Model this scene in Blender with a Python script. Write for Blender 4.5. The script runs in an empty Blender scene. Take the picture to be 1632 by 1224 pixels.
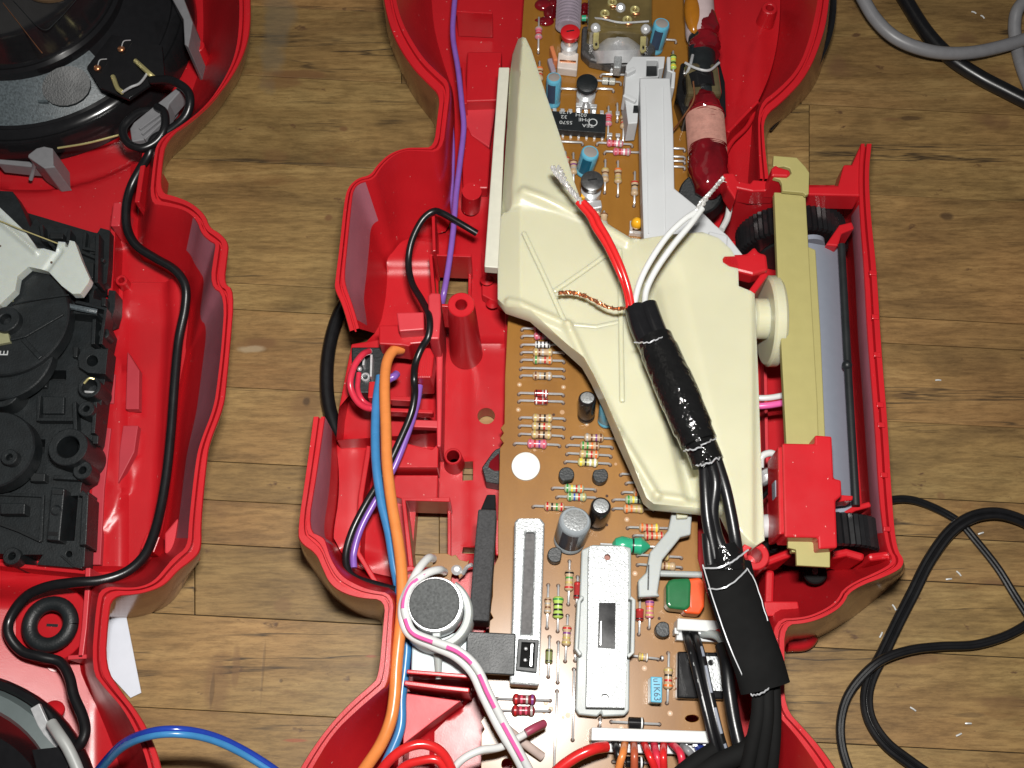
import bpy, bmesh, math, random
from mathutils import Vector, Matrix, geometry
random.seed(7)
D = bpy.data
scn = bpy.context.scene
COL = scn.collection
S = 0.001                                   # one millimetre
# ------------------------------------------------------------------ camera
F_, CX, CY = 1720.0, 816.0, 612.0
NADIR = 1270.0
TILT = math.atan((NADIR - CY) / F_)
H = 329.0
cd = D.cameras.new('camera'); cam = D.objects.new('camera', cd); COL.objects.link(cam)
cam.location = (0, 0, H * S); cam.rotation_euler = (TILT, 0, 0)
cd.sensor_width = 36; cd.lens = 36 * F_ / 1632.0
cd.clip_start = 0.01; cd.clip_end = 20
scn.camera = cam
# ------------------------------------------------------------------ world: dim room light
w = D.worlds.new('World'); scn.world = w; w.use_nodes = True
bg = w.node_tree.nodes['Background']
bg.inputs[0].default_value = (0.80, 0.82, 0.90, 1); bg.inputs[1].default_value = 0.055
# ------------------------------------------------------------------ flash of the camera, just above the lens
ld = D.lights.new('flash_lamp', 'AREA'); ld.shape = 'RECTANGLE'; ld.size = 0.030; ld.size_y = 0.014
ld.energy = 1.58; ld.color = (1.0, 0.975, 0.93)
lo = D.objects.new('flash_lamp', ld); COL.objects.link(lo)
lo.location = (0.006, 0.046, 0.338); lo.rotation_euler = (math.radians(6), math.radians(4), 0)
# weak unseen fill lamp, high up beyond the upper left
l2 = D.lights.new('fill_lamp', 'AREA'); l2.size = 0.5; l2.energy = 0.25; l2.color = (1.0, 0.93, 0.82)
lo2 = D.objects.new('fill_lamp', l2); COL.objects.link(lo2)
lo2.location = (-0.5, 0.55, 1.1)
lo2.rotation_euler = (Vector((0, 0, 0)) - Vector(lo2.location)).to_track_quat('-Z', 'Y').to_euler()
vs = scn.view_settings
vs.view_transform = 'Standard'; vs.look = 'None'; vs.exposure = 0; vs.gamma = 1
scn.render.resolution_x = 1024; scn.render.resolution_y = 768

FW = Vector((0, math.sin(TILT), -math.cos(TILT)))
UP = Vector((0, math.cos(TILT), math.sin(TILT)))
RT = Vector((1, 0, 0))
CAM = Vector((0, 0, H))
def at(px, py, z):
    d = FW * F_ + RT * (px - CX) - UP * (py - CY)
    return CAM + d * ((z - H) / d.z)
def mpp(px, py, z):
    return (at(px, py, z) - CAM).dot(FW) / F_

# ------------------------------------------------------------------ materials
MATS = {}
def nt(name):
    m = D.materials.new(name); m.use_nodes = True
    return m, m.node_tree.nodes, m.node_tree.links, m.node_tree.nodes['Principled BSDF']
def plain(name, col, rough=0.45, metal=0.0, noise=0.12, nscale=400, bump=0.0, bscale=2500, coat=0, spec=0.5,
          sss=0, trans=0, dust=0, alpha=1):
    if name in MATS: return MATS[name]
    m, N, L, b = nt(name)
    b.inputs['Roughness'].default_value = rough; b.inputs['Metallic'].default_value = metal
    b.inputs['Specular IOR Level'].default_value = spec
    b.inputs['Coat Weight'].default_value = coat; b.inputs['Coat Roughness'].default_value = 0.12
    tc = N.new('ShaderNodeTexCoord'); oi = N.new('ShaderNodeObjectInfo')
    ad = N.new('ShaderNodeVectorMath'); ad.operation = 'ADD'
    L.new(tc.outputs['Object'], ad.inputs[0]); L.new(oi.outputs['Random'], ad.inputs[1])
    n = N.new('ShaderNodeTexNoise'); n.inputs['Scale'].default_value = nscale; n.inputs['Detail'].default_value = 5
    L.new(ad.outputs[0], n.inputs['Vector'])
    mx = N.new('ShaderNodeMix'); mx.data_type = 'RGBA'
    lo_ = [max(0, c * (1 - noise * 1.6)) for c in col]; hi = [min(1, c * (1 + noise)) for c in col]
    mx.inputs[6].default_value = (*lo_, 1); mx.inputs[7].default_value = (*hi, 1)
    L.new(n.outputs['Fac'], mx.inputs[0])
    out = mx.outputs[2]
    if dust:
        v = N.new('ShaderNodeTexNoise'); v.inputs['Scale'].default_value = 900; v.inputs['Detail'].default_value = 2
        L.new(ad.outputs[0], v.inputs['Vector'])
        r = N.new('ShaderNodeValToRGB'); r.color_ramp.elements[0].position = 0.745; r.color_ramp.elements[1].position = 0.775
        L.new(v.outputs['Fac'], r.inputs[0])
        mu = N.new('ShaderNodeMath'); mu.operation = 'MULTIPLY'; mu.inputs[1].default_value = dust
        L.new(r.outputs[0], mu.inputs[0])
        m2 = N.new('ShaderNodeMix'); m2.data_type = 'RGBA'; m2.inputs[7].default_value = (0.75, 0.6, 0.55, 1)
        L.new(mu.outputs[0], m2.inputs[0]); L.new(out, m2.inputs[6]); out = m2.outputs[2]
    L.new(out, b.inputs['Base Color'])
    rr = N.new('ShaderNodeMapRange'); rr.inputs['To Min'].default_value = max(0.03, rough - 0.08); rr.inputs['To Max'].default_value = rough + 0.1
    n2 = N.new('ShaderNodeTexNoise'); n2.inputs['Scale'].default_value = 160; n2.inputs['Detail'].default_value = 6
    L.new(ad.outputs[0], n2.inputs['Vector']); L.new(n2.outputs['Fac'], rr.inputs['Value']); L.new(rr.outputs[0], b.inputs['Roughness'])
    if bump:
        nb = N.new('ShaderNodeTexNoise'); nb.inputs['Scale'].default_value = bscale; nb.inputs['Detail'].default_value = 3
        L.new(ad.outputs[0], nb.inputs['Vector'])
        bp = N.new('ShaderNodeBump'); bp.inputs['Strength'].default_value = bump; bp.inputs['Distance'].default_value = 0.0004
        L.new(nb.outputs['Fac'], bp.inputs['Height']); L.new(bp.outputs[0], b.inputs['Normal'])
    if sss:
        b.inputs['Subsurface Weight'].default_value = sss
        b.inputs['Subsurface Radius'].default_value = (0.004, 0.003, 0.0015); b.inputs['Subsurface Scale'].default_value = 1.0
    if trans: b.inputs['Transmission Weight'].default_value = trans
    MATS[name] = m
    return m
RED = plain('red_plastic', (0.48, 0.011, 0.017), 0.31, nscale=45, noise=0.16, bump=0.05, bscale=3000, dust=0.55)
HAZE = plain('haze_painted_red', (0.34, 0.115, 0.150), 0.5, noise=0.18, nscale=120, bump=0.15, bscale=3500, dust=0.35)  # same red plastic, specular haze on inner walls painted into the colour
WOODREFL = plain('wood_reflection_brown', (0.27, 0.11, 0.055), 0.2, 0.45, noise=0.12, nscale=40)  # table wood mirrored in the outer walls, put in as a brown base
REDW = plain('red_plastic_matt', (0.56, 0.034, 0.046), 0.42, nscale=60, noise=0.12, bump=0.12, bscale=4000, dust=0.5)
BLK = plain('black_plastic', (0.014, 0.016, 0.017), 0.45, noise=0.3, nscale=200, bump=0.08, spec=0.35)
BLKM = plain('charcoal_plastic', (0.0105, 0.0135, 0.015), 0.46, noise=0.45, nscale=350, bump=0.25, bscale=1800)
BLKG = plain('black_gloss', (0.010, 0.010, 0.011), 0.16, noise=0.2)
CABLE = plain('black_cable', (0.008, 0.008, 0.009), 0.30, noise=0.3, nscale=500, bump=0.04)
FOAM = plain('black_foam', (0.040, 0.040, 0.042), 0.75, noise=0.5, nscale=1500, bump=0.9, bscale=1600)
SPK = plain('speckled_grey_metal', (0.085, 0.105, 0.115), 0.4, noise=0.75, nscale=1300, bump=0.25)
CREAM = plain('cream_nylon', (0.56, 0.545, 0.385), 0.33, noise=0.07, nscale=40, bump=0.05, sss=0.5)
WHITE = plain('white_plastic', (0.53, 0.545, 0.555), 0.38, noise=0.05, nscale=100)
OFFW = plain('off_white_plastic', (0.56, 0.55, 0.46), 0.5, noise=0.06)
PALE = plain('pale_grey_nylon', (0.36, 0.385, 0.375), 0.4, noise=0.08, nscale=90, sss=0.15)
PURE = plain('white_insulation', (0.60, 0.61, 0.60), 0.3, noise=0.03)
TAN = plain('tan_card_plastic', (0.35, 0.31, 0.115), 0.5, noise=0.05, nscale=300)
GREYP = plain('grey_blue_plastic', (0.22, 0.24, 0.29), 0.5, noise=0.04)
METAL = plain('tinned_metal', (0.74, 0.75, 0.76), 0.30, 0.55, noise=0.15, nscale=700, bump=0.1)
STEEL = plain('plated_steel', (0.46, 0.48, 0.485), 0.42, 0.5, noise=0.42, nscale=1900, bump=0.5, bscale=1700)
DSTEEL = plain('dark_steel', (0.20, 0.20, 0.20), 0.35, 0.8, noise=0.4, nscale=1200)
COPPER = plain('copper', (0.75, 0.33, 0.16), 0.3, 0.9, noise=0.25)
BRASS = plain('brass', (0.70, 0.62, 0.28), 0.35, 0.6, noise=0.15)
WAX = plain('red_wax', (0.15, 0.004, 0.008), 0.09, noise=0.9, nscale=140, bump=0.6, bscale=180, coat=0.6)
COIL = plain('copper_litz', (0.50, 0.26, 0.21), 0.45, noise=0.25, nscale=500, bump=0.5, bscale=2500)
AMBER = plain('clear_resin', (0.10, 0.08, 0.04), 0.08, noise=0.6, nscale=150, bump=0.3, bscale=250, coat=0.8)
HOLE = plain('hole_dark', (0.05, 0.018, 0.006), 0.7)
PAPER = plain('white_paper', (0.62, 0.66, 0.74), 0.7, noise=0.03)
PRINT = plain('pale_print', (0.50, 0.52, 0.52), 0.6)
DPRINT = plain('dark_print', (0.03, 0.05, 0.09), 0.6)
LILAC = plain('lilac_translucent_plastic', (0.33, 0.28, 0.33), 0.25, noise=0.2, nscale=300)
def col_mat(n, c, r=0.28, **k): return plain(n, c, r, **k)
PURPLE = col_mat('purple_insulation', (0.22, 0.10, 0.42)); ORANGE = col_mat('orange_insulation', (0.66, 0.215, 0.055))
BLUE = col_mat('blue_insulation', (0.045, 0.20, 0.43)); DBLUE = col_mat('deep_blue_insulation', (0.015, 0.045, 0.32), 0.2)
PINKR = col_mat('pinkish_red_insulation', (0.60, 0.03, 0.06)); REDI = col_mat('red_insulation', (0.62, 0.02, 0.02), 0.22)
GREYI = col_mat('grey_insulation', (0.20, 0.20, 0.21), 0.38); BROWNI = col_mat('rust_insulation', (0.42, 0.09, 0.04))
CAPBLUE = col_mat('blue_sleeve', (0.12, 0.42, 0.58), 0.22); CAPBLK = col_mat('black_sleeve', (0.016, 0.014, 0.014), 0.18)
CAPGREY = col_mat('grey_sleeve', (0.28, 0.31, 0.33), 0.28); GREEN = col_mat('green_lacquer', (0.02, 0.14, 0.05), 0.18)
TEAL = col_mat('green_teal_lacquer', (0.03, 0.36, 0.20), 0.2); ORCAP = col_mat('orange_lacquer', (0.75, 0.09, 0.02), 0.25)
YEL = col_mat('yellow_lacquer', (0.85, 0.42, 0.02), 0.25); CREDTOP = col_mat('red_ferrite_cap', (0.55, 0.01, 0.015), 0.4)

def pcb_mat():
    m, N, L, b = nt('phenolic_board')
    tc = N.new('ShaderNodeTexCoord')
    n = N.new('ShaderNodeTexNoise'); n.inputs['Scale'].default_value = 45; n.inputs['Detail'].default_value = 8; n.inputs['Roughness'].default_value = 0.65
    mp = N.new('ShaderNodeMapping'); mp.inputs['Scale'].default_value = (1, 0.35, 1)
    L.new(tc.outputs['Object'], mp.inputs[0]); L.new(mp.outputs[0], n.inputs['Vector'])
    r = N.new('ShaderNodeValToRGB'); e = r.color_ramp.elements
    e[0].position = 0.3; e[0].color = (0.205, 0.085, 0.010, 1); e[1].position = 0.72; e[1].color = (0.315, 0.142, 0.020, 1)
    L.new(n.outputs['Fac'], r.inputs[0]); L.new(r.outputs[0], b.inputs['Base Color'])
    b.inputs['Roughness'].default_value = 0.5; b.inputs['Specular IOR Level'].default_value = 0.3; b.inputs['Coat Weight'].default_value = 0.5; b.inputs['Coat Roughness'].default_value = 0.24
    n2 = N.new('ShaderNodeTexNoise'); n2.inputs['Scale'].default_value = 2200; n2.inputs['Detail'].default_value = 2
    L.new(tc.outputs['Object'], n2.inputs['Vector'])
    bp = N.new('ShaderNodeBump'); bp.inputs['Strength'].default_value = 0.08; bp.inputs['Distance'].default_value = 0.0003
    L.new(n2.outputs['Fac'], bp.inputs['Height']); L.new(bp.outputs[0], b.inputs['Normal'])
    return m
PCBM = pcb_mat()
DK = (0.055, 0.030, 0.014); BR = (0.15, 0.075, 0.030); GY = (0.14, 0.12, 0.085); PL = (0.42, 0.34, 0.22)
KNOTS = [(490, 645, 36, 34, BR, .45), (488, 640, 9, 10, DK, .8), (1508, 345, 14, 9, DK, .75), (548, 205, 9, 6, BR, .8), (470, 118, 75, 10, BR, .8), (450, 130, 40, 16, BR, .6),
         (524, 346, 8, 7, BR, .9), (415, 548, 40, 14, BR, .8), (405, 556, 26, 8, PL, .5), (345, 1090, 26, 55, BR, .5), (338, 1100, 4, 36, DK, .45), (376, 1065, 8, 34, BR, .5), (1452, 188, 26, 5, DK, .7), (1420, 190, 18, 5, BR, .7),
         (1440, 630, 34, 6, DK, .6), (1475, 622, 24, 5, DK, .5), (1500, 790, 8, 8, BR, .6), (1380, 920, 40, 12, BR, .4), (450, 965, 20, 14, BR, .5), (310, 940, 5, 6, DK, .5), (440, 250, 24, 20, BR, .4),
         (440, 30, 30, 150, GY, .45), (1465, 1050, 60, 12, BR, .5), (1600, 1120, 50, 14, BR, .5), (1545, 1140, 30, 5, DK, .5), (520, 880, 30, 10, BR, .3), (420, 1060, 3, 60, DK, .35), (448, 1085, 4, 4, DK, .6), (470, 1180, 22, 3, (0.3, 0.03, 0.02), .5), (590, 1046, 12, 3, (0.35, 0.05, 0.04), .4)]
def wood_mat():
    m, N, L, b = nt('worn_oak')
    tc = N.new('ShaderNodeTexCoord'); oi = N.new('ShaderNodeObjectInfo')
    sc = N.new('ShaderNodeVectorMath'); sc.operation = 'SCALE'; sc.inputs['Scale'].default_value = 7.0
    cb = N.new('ShaderNodeCombineXYZ'); L.new(oi.outputs['Random'], cb.inputs[0]); L.new(oi.outputs['Random'], cb.inputs[1]); L.new(oi.outputs['Random'], cb.inputs[2])
    L.new(cb.outputs[0], sc.inputs[0])
    ad = N.new('ShaderNodeVectorMath'); ad.operation = 'ADD'; L.new(tc.outputs['Object'], ad.inputs[0]); L.new(sc.outputs[0], ad.inputs[1])
    def noise(scale, sx, sy, det=6, rough=0.6, dist=0.0):
        mp = N.new('ShaderNodeMapping'); mp.inputs['Scale'].default_value = (sx, sy, 1); mp.inputs['Rotation'].default_value = (0, 0, 0.05)
        L.new(ad.outputs[0], mp.inputs[0])
        n = N.new('ShaderNodeTexNoise'); n.inputs['Scale'].default_value = scale; n.inputs['Detail'].default_value = det
        n.inputs['Roughness'].default_value = rough; n.inputs['Distortion'].default_value = dist
        L.new(mp.outputs[0], n.inputs['Vector']); return n.outputs['Fac']
    def ramp(fac, stops):
        r = N.new('ShaderNodeValToRGB'); e = r.color_ramp.elements
        e[0].position, e[0].color = stops[0][0], (*stops[0][1], 1)
        e[1].position, e[1].color = stops[-1][0], (*stops[-1][1], 1)
        for p, c in stops[1:-1]:
            x = e.new(p); x.color = (*c, 1)
        L.new(fac, r.inputs[0]); return r.outputs[0]
    def mix(fac, a, c, mode='MIX', k=None):
        x = N.new('ShaderNodeMix'); x.data_type = 'RGBA'; x.blend_type = mode
        if k is not None: x.inputs[0].default_value = k
        else: L.new(fac, x.inputs[0])
        for s, v in ((6, a), (7, c)):
            if isinstance(v, tuple): x.inputs[s].default_value = (*v, 1)
            else: L.new(v, x.inputs[s])
        return x.outputs[2]
    grain = ramp(noise(62, 0.22, 1.5, 9, 0.68, 0.7), [(0.25, (0.135, 0.078, 0.034)), (0.5, (0.275, 0.166, 0.070)), (0.76, (0.385, 0.252, 0.115))])
    fine = ramp(noise(800, 0.14, 1.0, 5, 0.8), [(0.36, (0.58, 0.55, 0.50)), (0.58, (1.07, 1.07, 1.06))])
    c = mix(None, grain, fine, 'MULTIPLY', 0.85)
    patch = ramp(noise(16, 0.6, 1.0, 6, 0.7, 1.2), [(0.35, (0.60, 0.58, 0.55)), (0.6, (1.06, 1.04, 1.0))])
    c = mix(None, c, patch, 'MULTIPLY', 0.7)
    green = ramp(noise(6, 1, 1, 3), [(0.4, (0.93, 1.0, 0.88)), (0.65, (1.06, 0.97, 0.88))])
    c = mix(None, c, green, 'MULTIPLY', 1.0)
    cr = ramp(noise(75, 0.06, 1.2, 5, 0.55, 0.25), [(0.42, (0, 0, 0)), (0.434, (1, 1, 1)), (0.448, (0, 0, 0))])
    crm = ramp(noise(22, 1, 1.6, 3), [(0.46, (0, 0, 0)), (0.56, (1, 1, 1))])
    crk = mix(None, cr, crm, 'MULTIPLY', 1.0)
    c = mix(crk, c, (0.04, 0.025, 0.012))
    sp = ramp(noise(170, 0.7, 1.2, 4, 0.6), [(0.27, (1, 1, 1)), (0.335, (0, 0, 0))])
    c = mix(sp, c, (0.10, 0.052, 0.022))
    st = ramp(noise(30, 0.4, 1.4, 6, 0.75, 1.5), [(0.58, (0, 0, 0)), (0.72, (0.75, 0.75, 0.75))])
    c = mix(st, c, (0.16, 0.075, 0.025))
    # knots placed by a sparse cell texture
    mp = N.new('ShaderNodeMapping'); mp.inputs['Scale'].default_value = (9, 15, 9); L.new(ad.outputs[0], mp.inputs[0])
    v = N.new('ShaderNodeTexVoronoi'); v.inputs['Scale'].default_value = 1.6; wn = N.new('ShaderNodeTexNoise'); wn.inputs['Scale'].default_value = 60; wm = N.new('ShaderNodeVectorMath'); wm.operation = 'SCALE'; wm.inputs['Scale'].default_value = 0.25; wa = N.new('ShaderNodeVectorMath'); L.new(ad.outputs[0], wn.inputs['Vector']); L.new(wn.outputs['Color'], wm.inputs[0]); L.new(mp.outputs[0], wa.inputs[0]); L.new(wm.outputs[0], wa.inputs[1]); L.new(wa.outputs[0], v.inputs['Vector'])
    kn = ramp(v.outputs['Distance'], [(0.03, (0.9, 0.9, 0.9)), (0.09, (0.6, 0.6, 0.6)), (0.15, (0, 0, 0))])
    c = mix(kn, c, (0.13, 0.065, 0.03))
    geo = N.new('ShaderNodeNewGeometry'); n3 = N.new('ShaderNodeTexNoise'); n3.inputs['Scale'].default_value = 90; n3.inputs['Detail'].default_value = 4
    L.new(geo.outputs['Position'], n3.inputs['Vector'])
    for (px, py, rx, ry, cc, k) in KNOTS:
        v0 = at(px, py, 0) * S; mm = mpp(px, py, 0) * S
        sb = N.new('ShaderNodeVectorMath'); sb.operation = 'SUBTRACT'; L.new(geo.outputs['Position'], sb.inputs[0]); sb.inputs[1].default_value = v0
        mu = N.new('ShaderNodeVectorMath'); mu.operation = 'MULTIPLY'; L.new(sb.outputs[0], mu.inputs[0]); mu.inputs[1].default_value = (1 / (rx * mm), 1 / (ry * mm), 0)
        ln = N.new('ShaderNodeVectorMath'); ln.operation = 'LENGTH'; L.new(mu.outputs[0], ln.inputs[0])
        a2 = N.new('ShaderNodeMath'); a2.operation = 'MULTIPLY_ADD'; a2.inputs[1].default_value = 1.6; L.new(n3.outputs['Fac'], a2.inputs[0]); L.new(ln.outputs['Value'], a2.inputs[2])
        mr = N.new('ShaderNodeMapRange'); mr.inputs['From Min'].default_value = 1.35; mr.inputs['From Max'].default_value = 1.75
        mr.inputs['To Min'].default_value = k; mr.inputs['To Max'].default_value = 0.0; L.new(a2.outputs[0], mr.inputs['Value'])
        c = mix(mr.outputs[0], c, cc)
    L.new(c, b.inputs['Base Color'])
    b.inputs['Roughness'].default_value = 0.52; b.inputs['Specular IOR Level'].default_value = 0.4
    bp = N.new('ShaderNodeBump'); bp.inputs['Strength'].default_value = 0.35; bp.inputs['Distance'].default_value = 0.0006
    L.new(c, bp.inputs['Height']); L.new(bp.outputs[0], b.inputs['Normal'])
    return m
WOOD = wood_mat()

# ------------------------------------------------------------------ mesh helpers (millimetres in, metres out)
ORG = {}
def V3(p, z=None):
    """(px, py, z) -> world mm;  Vector stays"""
    if isinstance(p, Vector): return p
    if len(p) == 3: return at(*p)
    return at(p[0], p[1], z)
def inpoly(x, y, P):
    r = False; j = len(P) - 1
    for i in range(len(P)):
        xi, yi = P[i][0], P[i][1]; xj, yj = P[j][0], P[j][1]
        if (yi > y) != (yj > y) and x < (xj - xi) * (y - yi) / (yj - yi) + xi: r = not r
        j = i
    return r
def catmull(P, n=8):
    if len(P) < 3: return list(P)
    Q = [P[0] * 2 - P[1]] + list(P) + [P[-1] * 2 - P[-2]]
    out = []
    for i in range(1, len(Q) - 2):
        a, b, c, d = Q[i - 1], Q[i], Q[i + 1], Q[i + 2]
        for k in range(n):
            t = k / n
            out.append(0.5 * ((2 * b) + (c - a) * t + (2 * a - 5 * b + 4 * c - d) * t * t + (3 * b - a - 3 * c + d) * t ** 3))
    out.append(Q[-2]); return out
class MB:
    def __init__(s): s.v = []; s.f = []; s.m = []; s.mats = []; s.sm = []
    def mi(s, m):
        if m not in s.mats: s.mats.append(m)
        return s.mats.index(m)
    def add(s, vs_, fs, m, smooth=False):
        o = len(s.v); k = s.mi(m)
        s.v += [Vector(v) for v in vs_]
        for f in fs: s.f.append([o + i for i in f]); s.m.append(k); s.sm.append(smooth)
        return s
    def prism(s, P, zt, zb, m, holes=(), taper=0.0):
        T = [V3(p, zt) for p in P]
        c = sum(T, Vector()) / len(T)
        def low(q): return Vector((q.x + (q.x - c.x) * taper, q.y + (q.y - c.y) * taper, zb))
        B = [low(q) for q in T]
        if not holes:
            n = len(T)
            s.add(T + B, [list(range(n))] + [list(range(2 * n - 1, n - 1, -1))] + [[i, i + n, (i + 1) % n + n, (i + 1) % n] for i in range(n)], m)
        else:
            loops = [T] + [[V3(p, zt) for p in h] for h in holes]
            flat = [q for l in loops for q in l]; n = len(flat)
            tris = geometry.tessellate_polygon([[Vector((q.x, q.y, 0)) for q in l] for l in loops])
            fs = [list(t) for t in tris] + [[i + n for i in t][::-1] for t in tris]
            o = 0
            for l in loops:
                k = len(l)
                for i in range(k): fs.append([o + i, o + (i + 1) % k, n + o + (i + 1) % k, n + o + i])
                o += k
            s.add(flat + [Vector((q.x, q.y, zb)) for q in flat], fs, m)
        return s
    def lathe(s, a, b, prof, m, seg=24, smooth=True, lobes=0, amp=0, cap=True, jit=0):
        """prof: [(t 0..1 along a->b, r mm)]"""
        a, b = V3(a), V3(b); ax = (b - a); u = ax.normalized()
        x = u.orthogonal().normalized(); y = u.cross(x)
        vs_ = []; fs = []
        for t, r in prof:
            for i in range(seg):
                an = 2 * math.pi * i / seg
                rr = r + (amp * (1 if i % 2 else -1) if lobes else 0) + (jit * (math.sin(an * 3 + t * 9) * 0.6 + math.sin(an * 5 - t * 17) * 0.4 + math.sin(t * 31 + an) * 0.3) if jit else 0)
                vs_.append(a + ax * t + x * math.cos(an) * rr + y * math.sin(an) * rr)
        for k in range(len(prof) - 1):
            for i in range(seg):
                j = (i + 1) % seg
                fs.append([k * seg + i, k * seg + j, (k + 1) * seg + j, (k + 1) * seg + i])
        if cap:
            fs.append(list(range(seg))[::-1]); fs.append([(len(prof) - 1) * seg + i for i in range(seg)])
        return s.add(vs_, fs, m, smooth)
    def cyl(s, a, b, r, m, seg=24, bev=0.0, smooth=True):
        a, b = V3(a), V3(b); L_ = (b - a).length; e = min(0.3, bev / L_) if bev else 0
        pr = [(0, r)], [(1, r)]
        P = [(0, r - bev), (e, r), (1 - e, r), (1, r - bev)] if bev else [(0, r), (1, r)]
        return s.lathe(a, b, P, m, seg, smooth)
    def ringcyl(s, c, z0, ro, ri, m, seg=32, ztop=None, bev=0.25, floor=None):
        """vertical tube: c is its centre pixel at ztop"""
        c = V3(c, ztop); zt = c.z
        pts = [(ri, z0), (ri, zt - bev), (ri + bev, zt), (ro - bev, zt), (ro, zt - bev), (ro, z0)]
        vs_ = []; fs = []
        for r, z in pts:
            for i in range(seg):
                an = 2 * math.pi * i / seg
                vs_.append(Vector((c.x + r * math.cos(an), c.y + r * math.sin(an), z)))
        for k in range(len(pts) - 1):
            for i in range(seg):
                j = (i + 1) % seg; fs.append([k * seg + i, (k + 1) * seg + i, (k + 1) * seg + j, k * seg + j])
        return s.add(vs_, fs, m, True)
    def tube(s, P, r, m, seg=10, n=8, flat=1.0, raw=False):
        P = [V3(p) for p in P]
        C = P if raw else catmull(P, n)
        N_ = len(C)
        T = [(C[min(i + 1, N_ - 1)] - C[max(i - 1, 0)]).normalized() for i in range(N_)]
        x = Vector((0, 0, 1)).cross(T[0])
        if x.length < 1e-3: x = Vector((1, 0, 0))
        x.normalize(); vs_ = []; fs = []
        for i in range(N_):
            x = (x - T[i] * x.dot(T[i])).normalized(); y = T[i].cross(x)
            ri = r[min(len(r) - 1, int(i / max(1, N_ - 1) * (len(r) - 1) + 0.5))] if isinstance(r, (list, tuple)) else r
            for k in range(seg):
                a = 2 * math.pi * k / seg
                vs_.append(C[i] + x * math.cos(a) * ri * flat + y * math.sin(a) * ri)
        for i in range(N_ - 1):
            for k in range(seg):
                j = (k + 1) % seg; fs.append([i * seg + k, i * seg + j, (i + 1) * seg + j, (i + 1) * seg + k])
        fs.append(list(range(seg))[::-1]); fs.append([(N_ - 1) * seg + k for k in range(seg)])
        return s.add(vs_, fs, m, True)
    def box(s, a, b, wid, z0, z1, m):
        """box along px a->b (given at z1), wid mm, between z0..z1"""
        A, B = V3(a, z1), V3(b, z1); d = (B - A).normalized(); n = Vector((-d.y, d.x, 0)) * wid / 2
        return s.prism([A + n, A - n, B - n, B + n], z1, z0, m)
    def wall(s, P, zt, zb, th, m, lean=(0, 0)):
        T = [V3(p, zt) for p in P]; n = len(T); Lf = []; Rt = []
        for i in range(n):
            d = (T[min(i + 1, n - 1)] - T[max(i - 1, 0)]).normalized(); nn = Vector((-d.y, d.x, 0)) * th / 2
            Lf.append(T[i] + nn); Rt.append(T[i] - nn)
        lx = Vector((lean[0], lean[1], zb - zt)); vs_ = Lf + Rt + [q + lx for q in Lf] + [q + lx for q in Rt]; fs = []
        for i in range(n - 1):
            fs += [[i, i + 1, n + i + 1, n + i], [2 * n + i, 3 * n + i, 3 * n + i + 1, 2 * n + i + 1],
                   [i, 2 * n + i, 2 * n + i + 1, i + 1], [n + i, n + i + 1, 3 * n + i + 1, 3 * n + i]]
        fs += [[0, n, 3 * n, 2 * n], [n - 1, 3 * n - 1, 4 * n - 1, 2 * n - 1]]
        return s.add(vs_, fs, m)
    def sphere(s, c, r, m, sc=(1, 1, 1), seg=16):
        c = V3(c); vs_ = []; fs = []; R_ = seg // 2
        for i in range(R_ + 1):
            th = math.pi * i / R_
            for k in range(seg):
                a = 2 * math.pi * k / seg
                vs_.append(c + Vector((math.sin(th) * math.cos(a) * r * sc[0], math.sin(th) * math.sin(a) * r * sc[1], math.cos(th) * r * sc[2])))
        for i in range(R_):
            for k in range(seg):
                j = (k + 1) % seg; fs.append([i * seg + k, (i + 1) * seg + k, (i + 1) * seg + j, i * seg + j])
        return s.add(vs_, fs, m, True)
    def build(s, name, parent=None, bevel=0.0, label=None, cat=None, group=None, kind=None, ang=35, recalc=True, segs=2):
        me = D.meshes.new(name)
        lo_ = Vector((min(v.x for v in s.v), min(v.y for v in s.v), min(v.z for v in s.v)))
        hi = Vector((max(v.x for v in s.v), max(v.y for v in s.v), max(v.z for v in s.v)))
        o = Vector(((lo_.x + hi.x) / 2, (lo_.y + hi.y) / 2, lo_.z))
        me.from_pydata([(v - o) * S for v in s.v], [], s.f)
        for m in s.mats: me.materials.append(m)
        for p, k, sm in zip(me.polygons, s.m, s.sm): p.material_index = k; p.use_smooth = sm
        if recalc:
            bm = bmesh.new(); bm.from_mesh(me)
            bmesh.ops.remove_doubles(bm, verts=bm.verts, dist=1e-7)
            bmesh.ops.recalc_face_normals(bm, faces=bm.faces); bm.to_mesh(me); bm.free()
        if any(s.sm): me.set_sharp_from_angle(angle=math.radians(ang))
        ob = D.objects.new(name, me); COL.objects.link(ob)
        ORG[ob.name] = o
        if parent:
            ob.parent = parent; ob.location = (o - ORG[parent.name]) * S
        else: ob.location = o * S
        if bevel:
            bv = ob.modifiers.new('edge', 'BEVEL'); bv.width = bevel * S; bv.segments = segs; bv.limit_method = 'ANGLE'
            bv.angle_limit = math.radians(40); bv.harden_normals = False
        if label: ob['label'] = label
        if cat: ob['category'] = cat
        if group: ob['group'] = group
        if kind: ob['kind'] = kind
        return ob
def thing(name, label, cat, p, group=None, kind=None):
    o = D.objects.new(name, None); COL.objects.link(o); o.empty_display_size = 0.01
    v = V3(p); ORG[o.name] = v; o.location = v * S
    if label: o['label'] = label
    if cat: o['category'] = cat
    if group: o['group'] = group
    if kind: o['kind'] = kind
    return o
def circ(cx, cy, r, n=24, ry=None, a0=0):
    ry = r if ry is None else ry
    return [(cx + r * math.cos(a0 + 2 * math.pi * i / n), cy + ry * math.sin(a0 + 2 * math.pi * i / n)) for i in range(n)]
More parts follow.
